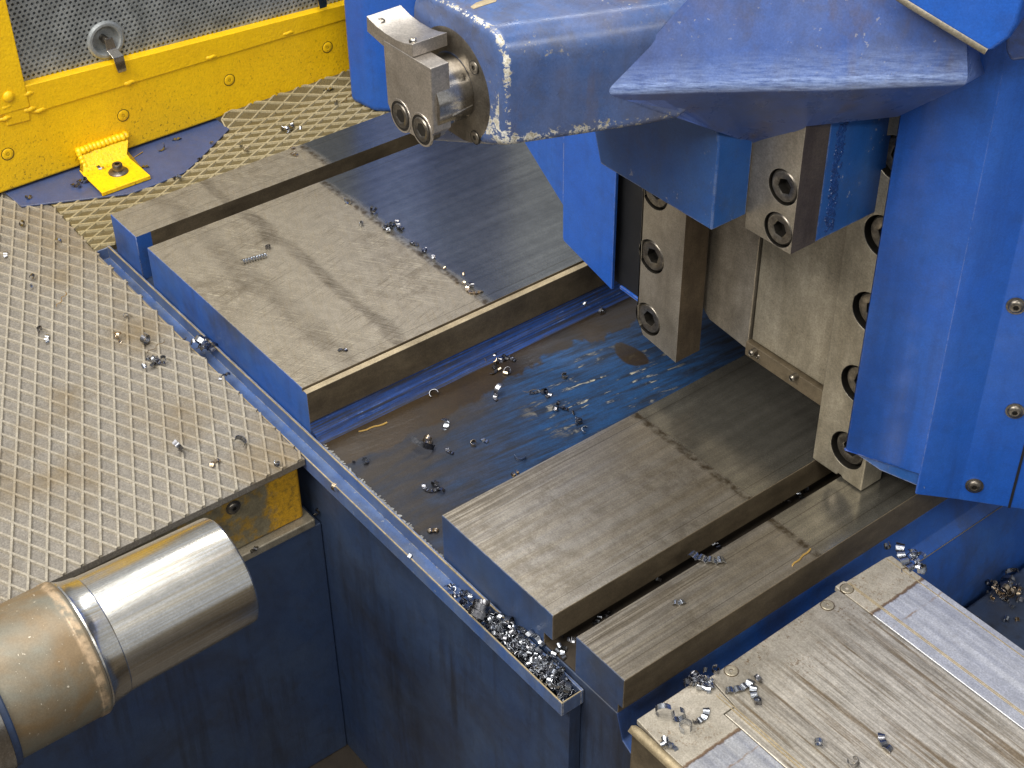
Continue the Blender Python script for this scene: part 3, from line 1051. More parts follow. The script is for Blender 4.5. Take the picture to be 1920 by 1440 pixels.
def holed_block(name, poly, holes, y0, y1, depth, mat, bevel=.0012, side=None):
    mb = MB()
    plate_holes(mb, poly, holes, y0, y1, depth)
    o = mb.build(name, [mat, 'hole', side or mat], hd, bevel=bevel, segs=2)
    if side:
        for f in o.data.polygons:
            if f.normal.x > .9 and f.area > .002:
                f.material_index = 2  # right side faces take the darker brown steel
    return o


big_bolt = bolt_mesh(.0176, .019, .0088, .010)
mid_bolt = bolt_mesh(.0146, .015, .0072, .009)
jaw_bolt = bolt_mesh(.0108, .011, .0056, .007)

# right hand guide bar
zs = [.3556, .2786, .1986, .1166, .0370]
poly = [(.8535, .0012), (.8580, .0008), (.8850, .0010), (.8865, .0042), (.8905, .0042), (.8930, .0015), (.9165, .0015), (.9165, .46), (.8535, .46)]
bar = holed_block('guide_bar', poly, [(.8925, z, .0197) for z in zs], .333, .3620, .019, 'plate_steel')
col_bolts([(.8925, z) for z in zs], .3365, big_bolt, bar)
# left hand guide bar
poly = [(.6890, .0375), (.6890, .46), (.6285, .46), (.6295, .0580), (.6387, .0440)]
lz = [.1448, .0674, .2190, .2960]
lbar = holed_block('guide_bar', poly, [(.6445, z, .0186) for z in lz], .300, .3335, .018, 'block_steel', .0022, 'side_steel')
col_bolts([(.6445, z) for z in lz], .300, bolt_mesh(.0168, .018, .0084, .010), lbar)
# face plates between the bars
mb = MB()
mb.prism([(x, .340, z) for x, z in ((.640, .118), (.6931, .0762), (.7485, .0700), (.7492, .46), (.640, .46))], (0, .012, 0))
mb.build('guide_plate', 'block_steel', hd, bevel=.001)
mb = MB()
mb.prism([(x, .3425, z) for x, z in ((.7508, .0832), (.8530, .0832), (.8530, .46), (.7508, .46))], (0, .010, 0))
mb.build('guide_plate', 'plate_steel', hd, bevel=.001)
mb = MB()
mb.prism([(x, .3370, z) for x, z in ((.7480, .0655), (.8528, .0636), (.8528, .0818), (.7480, .0818))], (0, .015, 0))
st = mb.build('wiper_strip', 'oily_steel', hd, bevel=.0008)
sm = bolt_mesh(.0036, .0085, .0019, .004)
for px, py in ((1406, 664), (1482, 711)):
    p = U(px, py, 1, .3290)
    copy_mesh(sm, 'screw', st, p, (0, -1, 0))
p = U(1420, 669, 1, .3365)
copy_mesh(sm, 'screw', st, p + Vector((0, -.0006, 0)), (0, -1, 0))
# body behind the plates
mb = MB()
mb.box(.470, .960, .3640, 1.1, .098, .85)
mb.build('head_body', 'black', hd)
mb = MB()
mb.prism([(x, .3525, z) for x, z in ((.500, .0345), (.545, .034), (.640, .030), (.660, .03), (.660, .60), (.500, .60))], (0, .010, 0))
mb.build('wiper_plate', 'black', hd, bevel=.001)
mb = MB()
mb.prism([(x, .3505, z) for x, z in ((.545, .0305), (.655, .0255), (.655, .0300), (.545, .0340))], (0, .012, 0))
mb.build('wiper_edge', 'blue', hd)
# folded sheet guard
mb = MB()
a = [(.5430, .0323), (.4600, .0545), (.4583, .0580), (.4578, .0998), (.4578, .55), (.5440, .55)]
mb.prism([(x, .340, z) for x, z in a], (0, .004, 0))
w = U(985, 270, 1, .352)
w2 = U(1057, 386, 1, .340)
mb.prism([(.4578, .3402, w2.z), (.4578, .3402, .55), (w.x - .12, .3720, .55), (w.x - .12, .3720, w.z + .060), (w.x, .3520, w.z)], (0, .004, 0))
mb.build('sheet_guard', 'blue', hd, bevel=.0008)

# clamp block with two bolts, and the blue block welded behind it
cb = [tuple(U(1468, 351, 1, .2297)[i] for i in (0, 2)), tuple(U(1459, 431, 1, .2297)[i] for i in (0, 2))]
poly = [(.8286, .2976), (.8813, .2976), (.8813, .47), (.8286, .47)]
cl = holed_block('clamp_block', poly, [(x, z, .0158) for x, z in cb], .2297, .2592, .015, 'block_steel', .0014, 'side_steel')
col_bolts(cb, .2297, mid_bolt, cl)
mb = MB()
mb.box(.8290, .8809, .2594, .3395, .2972, .47)
wb = mb.build('spacer_block', 'block_blue', hd, bevel=.0012)
mb = MB()
for k in range(70):
    t = k / 69
    for q in range(3):
        fr = axis_frame((.8808, .2745 + .008 * t * 0 + random.uniform(-.0055, .0055), .303 + .100 * t), (1, 0, 0), random.random())
        r = random.uniform(.0010, .0021)
        mb.lathe([(r, -.0003), (r * .8, r * .3), (r * .3, r * .5), (r * .05, r * .5)], 7, 0, fr)
mb.build('weld_bead', 'weld_blue', wb, smooth=True)
# blue block carrying the arm
poly, _ = rounded([(.6880, .3110), (.8288, .3110), (.8288, .4150), (.7700, .4300), (.6500, .4300)], [.002, .0015, .036, .01, .01], 8)
mb = MB()
mb.prism([(p.x, .1893, p.y) for p in poly], (0, .0400, 0))
mb.build('arm_support', 'block_blue', hd, bevel=.0016, segs=3)

# ------------------------------------------------ the arm
KA = .4065


def arm_loop(y, inset=0.0):
    xr = .7823 + KA * (y - .0105) - inset
    xl = .6680 + inset
    zt = .5215 - inset
    zb = .4335 + max(0, y - .135) * .60
    p = [(xr, zb + inset), (xr, zb + .0145), (xr, min(zt - .026, zb + .0365)), (xr, zt), (xr - .05, zt), (xl + .04, zt), (xl, zt), (xl, .388 + inset), (xr - .022, zb + inset - .009)]
    pts, tg = rounded(p, [.0075, 0, 0, .0235, 0, 0, .022, .01, 0], 7)
    return [Vector((q.x, y, q.y)) for q in pts], tg


mb = MB()
loops, wears = [], []
ys = [(.0105, .0055), (.0110, .0032), (.0126, .0012), (.0150, 0), (.0172, 0), (.0215, 0), (.030, 0)] + [(.030 + .30 * (k / 14), 0) for k in range(1, 15)]
for y, ins in ys:
    L, tg = arm_loop(y, ins)
    rim = {.0110: .30, .0126: .86, .0150: .80, .0172: .26}.get(y, 0.0)
    wv = []
    nn = len(L)
    for i, t in enumerate(tg):
        c = 0.0
        if t == 0:
            c = max(0.0, .85 - (y - .01) * 3.2)
        if t == 3:
            c = max(0.0, .30 - (y - .01) * .7)
        wv.append(max(rim * (.80 + .25 * math.sin(len(wv) * 1.9) + .15 * math.sin(len(wv) * .7)), c))
    loops.append(L)
    wears.append(wv)
mb.loft(loops, wear=wears)
mb.build('arm', 'arm_blue', hd, smooth=True, angle=1.2)
# paint knocked off the arm's upper face is in the material; one big bare patch lies by the top edge
# ------------------------------------------------ wedge shaped rib between arm and cover
an = Vector((1, -KA, 0)).normalized()
ap = Vector((.7823, .0105, .45))
inn = an * -.004
Lr = UP(1134, 174, ap, an)
Pa = Vector((.8380, .1443, .4313))
Pb = Vector((.8275, .2287, .3795))
Pc = Vector((.8840, .2262, .4200))
Pd = Vector((.8850, .3350, .3560))
CA0, CA1 = Vector((.9091, .3109, .06)), Vector((.9737, .3376, .06))
cn = (CA1 - CA0).cross(Vector((0, 0, 1))).normalized()
Pe = UP(1688, 216, CA0, cn) + cn * .001
Rr = U(1815, 157, 1, .285)
Q1 = UP(1846, 140, CA0, cn)
Q2 = UP(1830, 90, CA0, cn)
rd = (Rr - Lr).normalized()
hb = Vector((-rd.y, rd.x, 0)).normalized()
LT = UP(1288, 0, ap - an * .002, an)
tn = rd.cross(LT - Lr).normalized()
up = tn.cross(rd).normalized()
up = up if up.z > 0 else -up
RT = UP(1745, 48, Lr, tn)
RT2 = RT + up * .25
LT2 = LT + (LT - Lr).normalized() * .25
Q3 = Q2 + up * .25
mb = MB()
NR = 16


def lerp(a, b, t):
    return a + (b - a) * t


# rounded ridge: cross sections from underside through the ridge to the upper face
secs = []
for i in range(NR + 1):
    t = i / NR
    rdg = lerp(Lr, Rr, t)
    tp = lerp(LT2, RT2, t)
    under = [lerp(Lr, Pa, 1), Pb, Pc, Pd]
    if t < .33:
        un = lerp(Pa, Pb, t / .33)
    elif t < .62:
        un = lerp(Pb, Pc, (t - .33) / .29)
    else:
        un = lerp(Pc, Pe, (t - .62) / .38)
    if i == 0:
        un = Lr + (Pa - Lr) * .9
    du = (un - rdg)
    dt = (tp - rdg)
    du_, dt_ = du.normalized(), dt.normalized()
    r = .0085
    sec = [un + du_ * (.018 if .33 < t < .62 else .003) if i else un, un, rdg + du_ * min(r * 2.2, du.length * .8)]
    for k in range(11):
        a = k / 10
        q = (rdg + du_ * r) * (1 - a) ** 2 + rdg * 2 * a * (1 - a) + (rdg + dt_ * r) * a ** 2
        sec.append(q)
    sec += [rdg + dt_ * .04, lerp(rdg, tp, .5), tp]
    secs.append(sec)
nS = len(secs[0])
ids = [[mb.vert(p, .34 if 6 <= j <= 12 else (.2 if j in (5, 13) else 0.0)) for j, p in enumerate(s)] for s in secs]  # weights along the ridge carry its painted highlight
for A, B in zip(ids[:-1], ids[1:]):
    for j in range(nS - 1):
        mb.face([A[j], A[j + 1], B[j + 1], B[j]])
# right hand end face turning back on to the cover
end = ids[-1]
e1 = [mb.vert(p) for p in [Pe - cn * .002, Q1 - cn * .004, lerp(Q1, Q2, .5) - cn * .004, Q2 - cn * .004, Q3 - cn * .01]]
mb.face([end[1], end[2], e1[1], e1[0]])
mb.face([end[2], end[3], end[4], e1[1]])
mb.face([end[4], end[5], end[6], end[7], end[8], end[9], end[10], end[11], e1[2], e1[1]])
mb.face([end[11], end[12], end[13], end[14], e1[3], e1[2]])
mb.face([end[14], end[15], end[16], e1[4], e1[3]])
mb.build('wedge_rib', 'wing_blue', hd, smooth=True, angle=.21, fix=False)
# ------------------------------------------------ flange, spindle and jaw at the end of the arm
FX, FZ, FY = .7205, .4590, .0100
mb = MB()
n = 72
prof = [(.0268, .0098), (.0450, .0010 + .0090), (.0462, .0112), (.0462, .0145)]
loops = []
for r, y in [(.0262, .0040), (.0440, .0040), (.0456, .0048), (.0460, .0060), (.0460, .0118)]:
    loops.append([Vector((FX + r * math.sin(2 * PI * i / n), y + .006, max(.4166, FZ + r * math.cos(2 * PI * i / n)))) for i in range(n)])
mb.loft(loops, (False, True))
fl = mb.build('flange', 'flange_steel', hd, smooth=True, angle=.5)
fs = flush_screw_mesh(.0050, .0020, 'flange_steel')
for px, py in ((889, 127), (891, 258)):
    p = U(px, py, 1, .0098)
    copy_mesh(fs, 'screw', fl, p, (0, -1, 0))
mb = MB()
mb.loft([[Vector((FX + r * math.sin(2 * PI * i / n), y, FZ - .001 + r * math.cos(2 * PI * i / n))) for i in range(n)] for r, y in ((.0263, -.0215), (.0263, .0105))])
mb.build('spindle', 'bright_steel', hd, smooth=True, angle=.5)
YJ = -.0256
jf = lambda px, py: U(px, py, 1, YJ)
crv = [jf(687, 30), jf(704, 48), jf(722, 62), jf(743, 75), jf(758, 80.5), jf(773, 83)]
XR = .7431
low_ = [jf(776, 110), Vector((XR, YJ, jf(776, 110).z)), Vector((XR, YJ, .4394)), jf(795, 268), jf(749, 237), jf(733, 210), jf(727, 194), jf(719, 87), jf(688, 59)]
zl = jf(776, 110).z
zt = crv[-1].z
mb = MB()
# lower body with full width, then the hooked jaw with its cut away corner on top
body = [Vector((XR, 0, zl)), Vector((XR, 0, .4394)), jf(795, 268), jf(749, 237), jf(733, 210), jf(727, 194), Vector((jf(719, 87).x, 0, zl))]
mb.prism([(p.x, YJ, p.z) for p in body], (0, .0165, 0))
mb.build('jaw', 'jaw_steel', hd, bevel=.0007)
jw = D.objects['jaw']
mb = MB()
hook = crv + [Vector((crv[-1].x, YJ, zl + .0004)), Vector((jf(719, 87).x, YJ, zl + .0004)), jf(719, 87), jf(688, 59)]
F = [Vector((p.x, YJ, p.z)) for p in hook]
B = [Vector((p.x, .0058, p.z)) for p in hook]
mb.loft([F, B])
mb.build('jaw_hook', 'jaw_steel', jw, bevel=.0005)
jb = [jf(752, 217), jf(791, 243)]
mb = MB()
for p in jb:
    fr = axis_frame((p.x, YJ - .0003, p.z), (0, -1, 0))
    mb.lathe([(.0138, -.001), (.0134, .0002), (.0120, .0003), (.0118, -.0006)], 32, 0, fr, caps=(False, False))
    mb.lathe([(.0120, .0003), (.0119, .00005), (.0001, .00005)], 32, 1, fr, caps=(False, False))
mb.build('counterbore', ['jaw_steel', 'hole'], jw, smooth=True)
for i, p in enumerate(jb):
    copy_mesh(jaw_bolt, 'bolt', jw, (p.x, YJ - .0012, p.z), (0, -1, 0), roll=.4 + i)
for px, py in ((715, 39), (774, 74)):
    mb = MB()
    p = U(px, py, 2, zt + .0006 if px > 740 else jf(708, 50).z + .0006)
    fr = axis_frame(p, (-.1 if px > 740 else .3, 0, 1))
    mb.lathe([(.0032, -.002), (.0030, .0004), (.0016, .0008), (.0012, -.0004), (.0002, -.0004)], 16, 0, fr)
    mb.build('screw', 'bright_steel', jw, smooth=True)
mb = MB()
a, b = U(848, 217, 0, FX + .0255), U(886, 197, 0, FX + .0255)
fr = axis_frame(a, b - a)
mb.lathe([(.0007, 0), (.0007, (b - a).length)], 8, 0, fr, caps=(True, True))
mb.build('wire_pin', 'bright_steel', jw)

# ------------------------------------------------ folded blue cover on the right
zA = U(1733, 917, 0, CA1.x).z
ZC = .020
B1 = U(1797, 937, 2, ZC)
C1 = U(1892, 951.5, 2, ZC)
D1 = U(1920, 955.5, 2, ZC)
E1 = D1 + (D1 - C1) * 6
foot_ = [CA0, CA1, B1, C1, E1]
mb = MB()
H = 1.1
pa = [Vector((p.x, p.y, zA if i else .06)) for i, p in enumerate(foot_)]
pa[1] = Vector((CA1.x, CA1.y, .06))
bottoms = [Vector((CA0.x, CA0.y, .0605)), Vector((CA1.x, CA1.y, .06)), Vector((B1.x, B1.y, ZC)), Vector((C1.x, C1.y, ZC)), Vector((E1.x, E1.y, ZC))]
tops = [Vector((p.x, p.y, H)) for p in bottoms]
for i in range(4):
    A, Bq = bottoms[i], bottoms[i + 1]
    if i == 1:
        A = Vector((A.x, A.y, zA))
    mb.poly([A, Bq, tops[i + 1], tops[i]])
# inner return along the free edge
ret = Vector((.004, .060, 0))
mb.poly([bottoms[0], bottoms[0] + ret, tops[0] + ret, tops[0]])
bmv = mb
cov = mb.build('cover', 'blue', hd, fix=False)
bmx = bmesh.new()
bmx.from_mesh(cov.data)
bmesh.ops.remove_doubles(bmx, verts=bmx.verts, dist=.0004)
bmx.to_mesh(cov.data)
bmx.free()
so = cov.modifiers.new('thickness', 'SOLIDIFY')
so.thickness = .003
so.offset = -1
bv = cov.modifiers.new('bevel', 'BEVEL')
bv.width = .0022
bv.segments = 3
bv.angle_limit = .25
cov.data.polygons.foreach_set('use_smooth', [True] * len(cov.data.polygons))
# skirt under the first face
mb = MB()
ofs = cn * -.0042
sk = [CA0 + Vector((.002, .0008, .004)), Vector((CA0.x, CA0.y, .0555)) + (CA1 - CA0) * .12, UP(1650, 882, CA0 + ofs, cn) - ofs, UP(1734, 917, CA0 + ofs, cn) - ofs, CA1 + Vector((0, 0, .004))]
mb.prism([p + ofs for p in sk], -cn * .003)
mb.build('skirt', 'block_blue', hd, bevel=.0008)
# seam strip and screws on the outer face
tC = (C1 - B1).normalized()
nC = tC.cross(Vector((0, 0, 1))).normalized()
mb = MB()
p0 = C1 - tC * .0012 + nC * .0006
mb.prism([p0, p0 + tC * .0024, p0 + tC * .0024 + Vector((0, 0, .95)), p0 + Vector((0, 0, .95))], nC * -.001)
mb.build('seam', 'black', hd)
bs = button_mesh(.0066, .0036, .0026)
for px, py in ((1905, 573), (1903, 770), (1827, 910)):
    p = UP(px, py, C1, nC) + nC * .0004
    copy_mesh(bs, 'screw', cov, p, nC)
# upper cover hanging in front of the rib, and its neighbour
up0 = U(1850, 98, 1, .262)
pts = [UP(x, y, up0, cn) for x, y in ((1672, -12), (1700, 6), (1770, 49), (1848, 96), (1857, 98), (1893, 72), (1908, 45), (1922, -10), (1930, -160), (1672, -160))]
mb = MB()
mb.prism(pts, -cn * .045)
uc = mb.build('upper_cover', 'blue', hd, bevel=.006, segs=4)
mb = MB()
lp = [UP(x, y, up0, cn) for x, y in ((1672, -12), (1700, 6), (1770, 49), (1849, 97))]
for a, b in zip(lp[:-1], lp[1:]):
    fr = axis_frame(a - cn * .0035, b - a)
    mb.lathe([(.0040, 0), (.0040, (b - a).length)], 12, 0, fr, caps=(True, True))
mb.build('bare_edge', 'plate_steel', uc, smooth=True)
up1 = U(1900, 112, 1, .300)
pts = [UP(x, y, up1, cn) for x, y in ((1884, 96), (1893, 118), (1990, 104), (1990, -160), (1884, -160))]
mb = MB()
mb.prism(pts, -cn * .030)
mb.build('upper_cover', 'wing_blue', hd, bevel=.004, segs=3)
# bare metal patch of chipped paint on top of the arm
mb = MB()
pp = [(882, 14), (893, 6), (918, -2), (934, -6), (930, 4), (905, 12), (888, 18)]
mb.prism([U(x, y, 2, .5213) for x, y in pp], (0, 0, .0006))
mb.build('bare_patch', 'tan_steel', D.objects['arm'])
# ---------------------------------------------------------------- swarf: every chip is a thing of its own
def ribbon(path, width, thick=.00022, mat='chip_steel', ridged=0.0):
    """thin curled strip: path of (point, across) pairs"""
    mb = MB()
    loops = []
    n = len(path)
    for i, (p, w) in enumerate(path):
        t = (path[min(n - 1, i + 1)][0] - path[max(0, i - 1)][0]).normalized()
        w = w.normalized()
        nn = t.cross(w).normalized() * thick
        k = 1.0 + ridged * math.sin(i * 2.2)
        hw = w * width * .5 * k
        loops.append([p - hw - nn, p + hw - nn, p + hw + nn, p - hw + nn])
    mb.loft(loops)
    return mesh_only(mb, 'metal_chip', mat, angle=.9)


def curl(r, width, turns, pitch=0.0, seg=12, grow=0.0, **kw):
    P = []
    n = max(4, int(seg * turns))
    for i in range(n + 1):
        a = 2 * PI * turns * i / n
        rr = r * (1 + grow * i / n)
        P.append((Vector((rr * math.cos(a), pitch * turns * (i / n - .5), rr * math.sin(a) + r)), Vector((math.sin(a) * .12, 1, .1))))
    return ribbon(P, width, **kw)


def chain(k, r, width, bend=0.0, **kw):
    """k half-curls in a row, like a caterpillar"""
    P = []
    for j in range(k):
        for i in range(7):
            a = PI - PI * (i + .4) / 6.8
            x = (j - (k - 1) / 2) * r * 2.0 + r * math.cos(a)
            z = .0006 + r * .95 * math.sin(a)
            b = bend * x / (r * k)
            P.append((Vector((x * math.cos(b * .5), x * math.sin(b * .5), z)), Vector((-math.sin(b), math.cos(b), 0))))
    return ribbon(P, width, **kw)


def spring(n, r, width, pitch, **kw):
    P = []
    for i in range(n * 10 + 1):
        a = 2 * PI * i / 10
        P.append((Vector((pitch * (i / 10 - n / 2), r * math.cos(a), r + r * math.sin(a))), Vector((1, .25 * math.sin(a), 0))))
    return ribbon(P, width, **kw)


def sliver(length, w, mat, wob=0.0):
    P = []
    for i in range(9):
        t = i / 8 - .5
        P.append((Vector((t * length, wob * math.sin(i * 1.7), w * .6 + .0008 * t)), Vector((0, 1, 0))))
    return ribbon(P, w, thick=w * .35, mat=mat)


V = {}
for mt in ('steel', 'dark', 'tan'):
    q = 'chip_' + mt
    V['c', mt] = [curl(.0036, .0048, .62, mat=q), curl(.0030, .0040, .95, .003, mat=q), curl(.0044, .0040, .45, mat=q), curl(.0026, .0052, .8, mat=q, ridged=.12), curl(.0036, .0030, 1.3, .005, mat=q)]
    V['k', mt] = [chain(2, .0026, .0046, .5, mat=q), chain(3, .0025, .0044, .7, mat=q), chain(2, .0032, .0040, -.8, mat=q)]
    V['k4', mt] = [chain(4, .0030, .0052, .55, mat=q, ridged=.08)]
    V['k6', mt] = [chain(6, .0024, .0042, 1.6, mat=q)]
    V['f', mt] = [curl(.0030, .0034, .3, mat=q), curl(.0020, .0040, .5, mat=q)]
    V['b', mt] = [curl(.0062, .0056, .62, mat=q), curl(.0075, .0050, .5, .004, mat=q), curl(.0056, .0060, .85, .003, mat=q)]
V['spring', 'steel'] = [spring(9, .0023, .0016, .0029, mat='chip_steel')]
V['roll', 'dark'] = [curl(.0145, .0085, 1.8, .010, 22, -.28, mat='chip_dark')]
V['arc', 'dark'] = [curl(.0150, .0062, .36, mat='chip_dark', seg=26)]
V['wire', 'steel'] = [sliver(.030, .0008, 'chip_tan', .0022)]
V['straw', 'tan'] = [sliver(.026, .0013, 'straw')]
V['straw2', 'tan'] = [sliver(.030, .0016, 'straw', .0006)]
RAD = {}
used = 0


def chip(px, py, z, kind='c', mt='steel', label=None, group=None, scale=1.0, yaw=None, tilt=None, pos=None, name='metal_chip', sink=.0, ax=2):
    global used
    me = V[kind, mt][used % len(V[kind, mt])]
    used += 1
    o = D.objects.new(name, me)
    COL.objects.link(o)
    p = pos if pos is not None else U(px, py, ax, z)
    o.location = (p.x, p.y, p.z - sink)
    flat = kind in ('spring', 'straw', 'straw2', 'wire', 'k4', 'k6', 'k')
    if tilt is None:
        tilt = 0.0 if flat else random.choice((0, 0, .5, -.5, PI / 2, 1.1))
    o.rotation_euler = (0 if flat else random.uniform(-.3, .3), 0, 0)
    R_ = Matrix.Rotation(yaw if yaw is not None else random.uniform(0, 2 * PI), 3, 'Z') @ Matrix.Rotation(tilt, 3, 'X')
    if not flat:
        R_ = R_ @ Matrix.Rotation(random.uniform(0, 2 * PI) if kind != 'arc' else 0.4, 3, 'Y')
    o.rotation_euler = R_.to_euler()
    o.scale = (scale,) * 3
    # rest the chip on its lowest point
    lo = min((R_ @ v.co).z for v in me.vertices) * scale
    o.location.z -= lo - .0001
    tag(o, label, 'metal chip', group)
    return o


def cluster(px, py, z, n, spread, label, group, kinds=('c', 'k', 'f'), mts=('steel', 'dark', 'steel'), scale=1.0, ax=2):
    for i in range(n):
        a = random.uniform(0, 2 * PI)
        r = spread * math.sqrt((i + .3) / n)
        o = chip(px + r * math.cos(a), py + r * .6 * math.sin(a), z, kinds[i % len(kinds)], mts[i % len(mts)], label, group, scale * random.uniform(.8, 1.15), ax=ax)
        o.location.z += .0012 * (i % 3)


ZP = -.0530
ZV = lambda x: -.0600 - .0032 * max(0, (x - .469) / .221)
# on the grey tread platform
P = [
    (10, 478, 'k', 'steel', 'curled chip at the left picture edge of the grey tread plate'),
    (45, 423, 'c', 'dark', 'small dark curled chip near the top left corner of the grey tread plate'),
    (108, 455, 'c', 'steel', 'bright bent chip on the grey tread plate, just left of the olive plate'),
    (62, 522, 'c', 'dark', 'upper of two dark chips one above the other on the grey tread plate'),
    (64, 540, 'f', 'steel', 'lower of two chips one above the other on the grey tread plate'),
    (116, 562, 'wire', 'steel', 'thin wavy sliver lying on the grey tread plate'),
    (80, 620, 'c', 'dark', 'ring shaped chip, upper of the pair at the far left of the grey tread plate'),
    (87, 636, 'k', 'steel', 'crumpled chip, lower of the pair at the far left of the grey tread plate'),
    (234, 597, 'c', 'dark', 'single dark curled chip on the grey tread plate above the larger clump'),
    (220, 637, 'c', 'tan', 'tan folded chip on the grey tread plate, left of the curly dark one'),
    (233, 643, 'f', 'tan', 'small tan flake beside the folded tan chip on the grey tread plate'),
    (268, 646, 'b', 'dark', 'dark hooked chip just above the clump on the grey tread plate'),
    (294, 650, 'wire', 'steel', 'thin curly strand right of the dark hooked chip on the grey tread plate'),
    (325, 840, 'b', 'dark', 'dark broad curl on grey tread plate, left of two chips near its lower edge'),
    (402, 868, 'k', 'tan', 'tan bumpy chip on the grey tread plate near its lower right edge'),
    (452, 842, 'b', 'steel', 'arched grey chip on the grey tread plate near its right corner'),
    (515, 876, 'c', 'steel', 'chip on the right corner of the grey tread plate above the yellow beam'),
]
for x, y, k, mt, l in P:
    chip(x, y, ZP, k, mt, l, 'chips on the grey tread plate')
cluster(284, 684, ZP, 9, 20, 'small bright chip in the clump on the grey tread plate beside the blue gutter', 'clump of chips on the grey tread plate', ('f', 'k', 'c'))
# olive plate and base plate
cluster(549, 240, ZP, 6, 18, 'chip in the bright clump in the middle of the olive tread plate', 'clump on the olive tread plate', scale=1.2)
chip(616, 170, ZP, 'k', 'steel', 'bright chip on the olive plate where it bends up, topmost there', 'chips on the olive tread plate', 1.2)
chip(627, 196, ZP, 'c', 'steel', 'small chip on the olive plate below the topmost one by the blue casing', 'chips on the olive tread plate')
chip(650, 186, ZP, 'wire', 'steel', 'tangled thin strand on the olive plate against the blue casing', 'chips on the olive tread plate')
chip(452, 274, ZP, 'f', 'steel', 'small flake on the olive plate left of a hooked curl', 'chips on the olive tread plate')
chip(464, 284, ZP, 'c', 'tan', 'hooked tan curl on the olive plate beside the slate blue base plate', 'chips on the olive tread plate')
chip(324, 337, ZP, 'f', 'dark', 'tiny dark chip on the edge between olive plate and slate blue base plate', 'chips on the olive tread plate')
chip(336, 338, ZP, 'c', 'steel', 'curled chip on the olive plate, next to the rear slideway below the yellow foot', 'chips on the olive tread plate')
chip(374, 300, ZP, 'f', 'dark', 'dark flake at the curved edge of the slate blue base plate', 'chips on the olive tread plate')
ZB = -.0521
cluster(148, 350, ZB, 5, 14, 'chip in the small clump on the slate blue base plate left of the yellow foot', 'clump on the base plate', scale=1.2)
chip(57, 371, ZB, 'c', 'dark', 'dark ring chip at the left tip of the slate blue base plate', 'chips on the base plate', tilt=0)
chip(298, 284, ZB, 'b', 'steel', 'thin hooked chip on the slate blue base plate right of the yellow foot', 'chips on the base plate', .8)
chip(332, 263, ZB, 'k', 'steel', 'bright chip on the slate blue base plate tight under the yellow guard', 'chips on the base plate')
chip(272, 314, ZB, 'k', 'steel', 'grey curved chip on the slate blue base plate touching the yellow foot', 'chips on the base plate')
chip(398, 272, ZB, 'f', 'steel', 'small bright chip at the right end of the slate blue base plate', 'chips on the base plate')
chip(258, 292, ZB, 'straw', 'tan', 'straw coloured sliver leaning between yellow foot and guard', 'slivers', .8, yaw=1.9)
chip(186, 315, -.0451, 'k', 'dark', 'dark chip on the yellow foot left of its bolt', 'chips on the yellow foot')
chip(201, 317, -.0451, 'f', 'tan', 'bright flake on the yellow foot left of its bolt', 'chips on the yellow foot')
# rear slideway
chip(549, 279, 0, 'f', 'tan', 'upper bright chip of the two on the narrow rear slideway', 'chips on the rear slideway', 1.2)
chip(552, 291, 0, 'k', 'tan', 'lower tan chip of the two on the narrow rear slideway', 'chips on the rear slideway', 1.1)
# wide slideway
chip(478, 488, 0, 'spring', 'steel', 'tightly coiled spring shaped chip lying on the wide slideway', None, 1.15, yaw=1.38, name='coil_chip')
chip(503, 470, 0, 'c', 'dark', 'dark hook at the upper end of the spring shaped chip on the wide slideway', 'chips on the wide slideway')
chip(656, 382, 0, 'b', 'steel', 'topmost hooked chip of the row across the wide slideway', 'chips on the wide slideway', .75)
chip(674, 425, 0, 'c', 'steel', 'small ring chip lying left of the row across the wide slideway', 'chips on the wide slideway')
chip(697, 398, 0, 'c', 'dark', 'dark round chip second in the row across the wide slideway', 'chips on the wide slideway', 1.1)
cluster(735, 429, 0, 8, 18, 'chip in the bright bunch in the row across the wide slideway', 'bunch on the wide slideway')
chip(776, 459, 0, 'k', 'dark', 'pair of joined dark curls in the row across the wide slideway', 'chips on the wide slideway')
for (x, y) in ((793, 471), (812, 489), (833, 504), (862, 528), (866, 516), (870, 534)):
    chip(x, y, 0, 'f' if x > 830 else 'c', 'dark' if x < 820 else 'tan', 'tiny chip in the thin trail across the wide slideway below the bunch', 'trail on the wide slideway', .85)
chip(882, 549, 0, 'k6', 'tan', 'caterpillar shaped row of tan curls ending the trail on the wide slideway', 'chips on the wide slideway', .95, yaw=.3)
chip(884, 541, 0, 'c', 'dark', 'dark curl beside the caterpillar shaped chip on the wide slideway', 'chips on the wide slideway')
chip(643, 657, 0, 'k', 'dark', 'lone dark chip near the bottom corner of the wide slideway', 'chips on the wide slideway', .8)
# valley between the wide slideways
vz = -.0618
chip(1097, 571, -.0535, 'f', 'steel', 'small bright chip on the blue step beside the wide slideway, near the head', 'chips in the valley')
chip(1125, 589, vz, 'c', 'steel', 'round chip in the brown oil near the bolted bar', 'chips in the valley')
cluster(935, 684, vz, 13, 32, 'dark chip in the heap on the brown oil of the valley', 'dark heap in the valley', ('c', 'k', 'f'), ('dark', 'dark', 'tan'), 1.1)
chip(947, 706, vz, 'c', 'tan', 'bright tan chip hanging off the dark heap in the valley', 'chips in the valley')
chip(944, 734, vz, 'b', 'dark', 'dark hooked chip below the dark heap in the valley', 'chips in the valley')
chip(928, 748, vz, 'k', 'dark', 'small dark chip left of the hooked one below the dark heap', 'chips in the valley')
chip(1056, 707, vz, 'c', 'tan', 'single bright chip in the valley between the heap and the brown patch', 'chips in the valley')
chip(997, 734, vz, 'wire', 'steel', 'long thin wavy strand standing across the valley floor', 'slivers', 1.15, yaw=.95)
chip(884, 756, vz, 'straw', 'tan', 'short pale straight sliver in the valley', 'slivers', .6, yaw=2.6)
